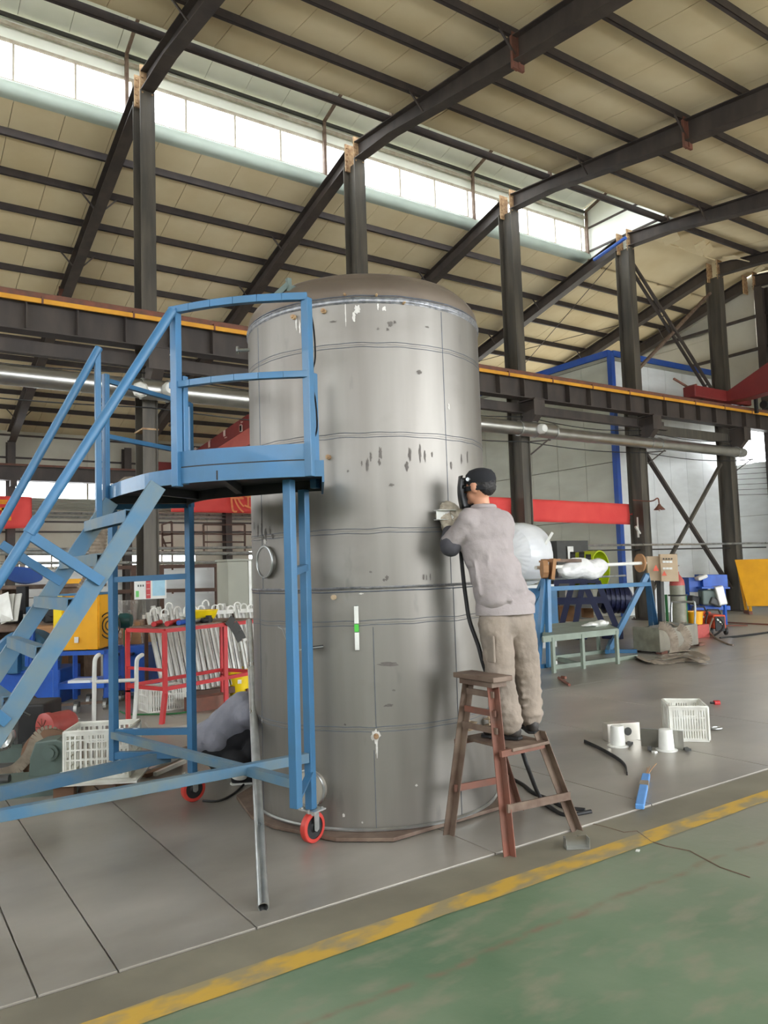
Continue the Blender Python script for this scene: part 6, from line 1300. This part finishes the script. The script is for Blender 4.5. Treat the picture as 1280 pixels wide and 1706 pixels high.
t = thing('work_desk', 'blue steel work desk cluttered with parts beside the fifth column', 'desk', V(*RP(1175, 1020, 20.5).xy, 0)); s = 20.5 / F * 1.1
for (x, y, w_, h_, nm) in ((1157, 974, 26, 20, 'drawer_unit'), (1185, 968, 34, 18, 'back_panel'), (1180, 1012, 50, 6, 'lower_shelf')): obj(nm, one(box, RP(x, y, 20.5), (w_ * s, .5, h_ * s), fQ), 'dblue', t, bevel=.01)
for x in (1146, 1168, 1206): p = RP(x, 990, 20.4); obj('leg', one(bar, V(p.x, p.y, 0), V(p.x, p.y, RP(x, 965, 20.4).z), .07), 'dblue', t)
obj('worktop', one(box, RP(1186, 979, 20.3), (38 * s, .5, .04), fQ), 'dblue', t)
for k, (x, y, w_, h_, m_) in enumerate(((1168, 962, 14, 5, 'white'), (1198, 992, 12, 26, 'alu'), (1178, 995, 18, 20, 'mgreen'), (1156, 1000, 12, 12, 'black'), (1190, 1003, 16, 10, 'darkgrey'))):
    tag(obj('machine_part', one(box, RP(x, y, 20.2), (w_ * s, .3, h_ * s), fQ @ Matrix.Rotation(.2 * (k - 2), 3, 'Y')), m_, bevel=.03), ('white paper folder on top of the blue desk', 'pale machine casting leaning under the blue desk', 'grey green motor under the blue desk', 'black part left of the blue desk legs', 'dark grey part heap below the blue desk')[k], 'part')
# ---- yellow panel leaning, brown feet
ya = onz(1240, 1013, .1); t = thing('yellow_panel', 'large ochre yellow steel panel leaning on a stand at the right edge', 'panel', (ya.x, ya.y, 0))
tl = ony(1225, 934, 12.95); bl = ony(1246, 1010, 12.55); dirp = V(.45, -.9, 0).normalized(); Wp = 2.2
bm = BM(); q4 = [bl, bl + dirp * Wp, tl + dirp * Wp, tl]; nrm = (q4[1] - q4[0]).cross(q4[3] - q4[0]).normalized(); A_ = [bm.verts.new(p) for p in q4]; B_ = [bm.verts.new(p + nrm * .04) for p in q4]; bm.faces.new(A_); bm.faces.new(B_[::-1])
for i in range(4): j = (i + 1) % 4; bm.faces.new((A_[i], A_[j], B_[j], B_[i]))
obj('sheet', bm, 'ochre', t)
for f_ in (0.02, .5, .98): a = bl + dirp * Wp * f_; b = tl + dirp * Wp * f_; obj('edge_fold', one(bar, a, b, .03, .06), 'ochre', t)
obj('edge_fold', one(bar, tl, tl + dirp * Wp, .05, .05), 'ochre', t)
for f_ in (.03, .55): p = bl + dirp * Wp * f_; b = tl + dirp * Wp * f_; obj('back_leg', one(bar, V(p.x + .3, p.y + .3, .03), b - V(0, 0, .1), .06), 'ochre', t); obj('foot', one(bar, V(p.x - .15, p.y - .1, .05), V(p.x + .4, p.y + .4, .05), .09), 'rust', t); obj('riser', one(bar, V(p.x, p.y, .05), bl + dirp * Wp * f_, .06), 'ochre', t)
# ---- lamp shade on a long arm
q = ony(1099, 846, 12.9); t = thing('work_lamp', 'small conical rusty lamp shade hanging on a column arm', 'lamp', q); bm = BM(); lathe(bm, [(.005, .12), (.03, .1), (.05, .06), (.15, -.05), (.145, -.055), (.04, .04)], 20, q); obj('shade', bm, 'rust', t, smooth=True); obj('bulb', one(lathe, [(0, -.1), (.03, -.07), (.03, -.03), (0, 0)], 12, q), 'alu', t)
obj('arm', one(tube, spline([ony(1055, 833, 13.4), ony(1085, 835, 12.95), ony(1096, 830, 12.9), q + V(0, 0, .12)], 4), .018, 8), 'rust', t)
q = ony(1063, 880, 13.455); tag(obj('cable_knot', many((bar, q + V(0, 0, .3), q, .03), (bar, q + V(-.1, 0, .05), q + V(.08, 0, -.15), .05), (bar, q, q + V(0, 0, -.25), .04)), 'alu'), 'pale rag and cable knot tied on the fourth column', 'knot')
# ---- small bright things on the floor to the right
k1 = onz(930, 1128, .014); tag(obj('threaded_rod', one(cyl, onz(931, 1129, .03), onz(949, 1141, .03), .018, 10), 'rust', smooth=True), 'short dark bar on the floor right of the standing person', 'rod')
tag(obj('rod_end', one(cyl, onz(936, 1128, .03), onz(943, 1129, .03), .02, 10), 'rust', smooth=True), 'tiny dark stub beside the short bar on the floor', 'rod')
# crate standing on its side, mouth up-left
a = onz(1118, 1205); b = onz(1183, 1237)
cA = onz(1118, 1236, .01); cB = onz(1182, 1237, .01); an = math.atan2(cB.y - cA.y, cB.x - cA.x); mid = (cA + cB) / 2; nn = V(-math.sin(an), math.cos(an), 0); wc_ = (cB - cA).length
crate('plastic_crate', 'white slotted plastic crate standing open on the floor near the bracket plates', (mid.x + nn.x * .19, mid.y + nn.y * .19, .014), an, wc_ * 1.0, .38, .31, 15, 3, tilt=Matrix.Rotation(0, 3, 'X'))
def cup(x, y, lab):
    p = onz(x, y, .013); t = thing('plastic_cup', lab, 'cup', p); bm = BM(); lathe(bm, [(.082, .004), (.086, 0), (.086, .010), (.064, .014), (.056, .165), (.050, .175), (0, .177)], 36, p); obj('body', bm, 'white', t, smooth=True); obj('rim', one(lathe, [(.064, .0), (.09, 0), (.09, .008), (.064, .01)], 36, p), 'white', t, smooth=True)
cup(1030, 1243, 'white upturned plastic cup before the plate with a hole'); cup(1111, 1250, 'white upturned plastic cup before the plain steel plate')
t = thing('bracket_plate', 'upright steel channel plate with round hole behind the left cup', 'plate', onz(1045, 1233, .013)); a = onz(1014, 1236, .013); b = onz(1067, 1232, .013); d = b - a; bm = BM(); hpl = .15
f = rz(math.atan2(d.y, d.x)); nb = f @ V(0, 1, 0); box(bm, (a + b) / 2 + V(0, 0, hpl / 2), (d.length, .005, hpl), f); box(bm, (a + b) / 2 + nb * .05 + V(0, 0, hpl), (d.length, .1, .004), f); box(bm, a + nb * .05 + V(0, 0, hpl / 2), (.004, .1, hpl), f); obj('web', bm, 'stainless', t)
bm = BM(); q = a.lerp(b, .62) - nb * .004 + V(0, 0, .08); cyl(bm, q, q - nb * .002, .036, 28); obj('hole', bm, 'darkgrey', t)
t = thing('bracket_plate', 'plain upright bent steel plate behind the right cup', 'plate', onz(1105, 1247, .013)); a = onz(1069, 1243, .013); b = onz(1140, 1249, .013); d = b - a; f = rz(math.atan2(d.y, d.x)); nb = f @ V(0, 1, 0); obj('web', one(box, (a + b) / 2 + V(0, 0, .075), (d.length, .004, .15), f), 'steelplain', t); obj('lip', one(box, (a + b) / 2 + V(0, 0, .15) + nb * .012, (d.length, .026, .004), f), 'galv', t); obj('foot_lip', one(box, (a + b) / 2 + V(0, 0, .003) + nb * .03, (d.length, .06, .004), f), 'steelplain', t)
for k, (x, y) in enumerate(((1048, 1238), (1083, 1247), (1145, 1248))): tag(obj('grinding_disc', many((box, onz(x, y, .022), (.07, .035, .018), rz(.6 * k)), (cyl, onz(x, y, .03), onz(x, y, .045), .018, 12)), 'darkgrey'), ('small dark clamp between the cup and the plate with a hole', 'small dark clamp between the two cups', 'small dark clamp at the right end of the plain plate')[k], 'clamp')
tag(obj('adhesive_tag', one(box, onz(1091, 1253, .02), (.035, .03, .015)), 'white'), 'tiny white block left of the right hand cup', 'block')
# curved black strip
pts = spline([onz(x, y, .02) for x, y in [(974, 1236), (1000, 1248), (1028, 1264), (1042, 1277), (1045, 1290)]], 6); bm = BM()
for a, b in zip(pts, pts[1:]): bar(bm, a, b + (b - a) * .04, .008, .04, V(0, 0, 1))
tag(obj('rubber_strip', bm, 'black'), 'curved black rubber strip standing on edge on the floor', 'strip')
# blue electrode pack
a = onz(1066, 1344, .03); b = onz(1077, 1292, .04); t = thing('electrode_pack', 'light blue pack of welding rods lying on the plate joint', 'pack', a)
obj('box', one(bar, a, b, .055, .035), 'bluerod', t, bevel=.006); obj('band', one(bar, a.lerp(b, .60), a.lerp(b, .74), .058, .038), 'strap', t)
for k, (x, y) in enumerate(((1079, 1279), (1083, 1277), (1094, 1272))): obj('rod', one(tube, spline([a.lerp(b, .97) + right * (.006 * k - .006), onz((1077 + x) / 2, (1292 + y) / 2, .035), onz(x, y, .03)], 4), .003, 6), 'card', t)
# small channel offcut
p = onz(959, 1409, .004); t = thing('channel_offcut', 'small bright steel channel offcut beside the stool foot', 'offcut', p); f = rz(-.55); obj('web', one(box, p + V(0, 0, .03), (.135, .004, .055), f), 'steelplain', t)
for s_ in (-1, 1): obj('flange', one(box, p + f @ V(s_ * .066, -.03, .03), (.004, .06, .055), f), 'galv', t)
obj('flange', one(box, p + f @ V(0, -.03, .002), (.135, .06, .004), f), 'galv', t)
# red fitting and oval ring
p = onz(1190, 1171, .03); t = thing('red_fitting', 'small red fitting with dark tip beyond the crate', 'fitting', p); obj('body', one(cyl, p, p + right * .06, .028, 14), 'red', t, smooth=True); obj('tip', one(cyl, p - right * .04, p, .012, 10), 'black', t)
bm = BM(); c = onz(1194, 1213, .024); tube(bm, [c + V(.055 * math.cos(a * PI / 12), .04 * math.sin(a * PI / 12), 0) for a in range(24)], .011, 8, closed=True); tag(obj('steel_ring', bm, 'galv', smooth=True), 'grey oval ring lying right of the open crate', 'ring')
bm = BM(); box(bm, onz(1063, 1417, .003), (.03, .02, .004), rz(.5)); tag(obj('paper_scrap', bm, 'white'), 'tiny white scrap on the green floor', 'scrap')
# ---- floor clutter in front of the back bay, left of the tank
for k, (x0_, y0_, x1_, y1_, w_, m_) in enumerate(((247, 1284, 300, 1258, .05, 'galv'), (258, 1290, 308, 1268, .03, 'alu'), (232, 1288, 285, 1262, .04, 'rustgrey'), (265, 1262, 312, 1246, .03, 'rustgrey'), (240, 1292, 300, 1272, .06, 'brick'))):
    tag(obj('steel_offcut', one(bar, onz(x0_, y0_, .035 + .02 * (k % 2)), onz(x1_, y1_, .035 + .02 * (k % 2)), w_, .03), m_), ('bright square tube offcut on the floor behind the lower platform beam', 'pale narrow strip beside the bright tube offcut', 'weathered bar left of the bright tube offcut', 'thin weathered bar nearest the crouching person', 'brown flat bar under the bright tube offcut')[k], 'offcut')
for k, (x, y) in enumerate(((127, 1198), (104, 1205), (126, 1200))):
    if k < 2: tag(obj('paper_scrap', one(box, onz(x, y, .012), (.07, .04, .01) if k == 0 else (.18, .02, .008), rz(.2)), 'white'), ('small white scrap on the floor behind the tall crate', 'thin white strip on the floor beside the motor')[k], 'scrap')
bm = BM(); tube(bm, spline([onz(x, y, .02) for x, y in [(338, 1334), (365, 1334), (390, 1322), (408, 1305)]], 5), .008, 6); tag(obj('floor_cable', bm, 'black'), 'thin black cable on the floor by the rear castor', 'cable')
bm = BM(); tube(bm, spline([onz(x, y, .02) for x, y in [(200, 1185), (215, 1190), (240, 1190), (300, 1188), (330, 1180)]], 5), .010, 6); tag(obj('green_cable', bm, 'green'), 'green cable lying on the floor under the white trolley', 'cable')
for k, (x, y) in enumerate(((15, 1282), (8, 1300))): tag(obj('pipe_offcut', one(cyl, onz(x - 30, y, .12), onz(x + 8, y - 2, .12), .045 - .01 * k, 14), 'darkgrey'), ('dark pipe stub at the left edge below the grinder belt', 'thinner pipe stub at the left edge near the base')[k], 'pipe')
t = thing('oil_tray', 'pale concrete curb running beneath the red rack', 'curb', onz(300, 1225)); a = onz(247, 1214); b = onz(415, 1195); obj('curb', one(bar, V(a.x, a.y, .02), V(b.x, b.y, .02), .5, .04), 'concrete', t)
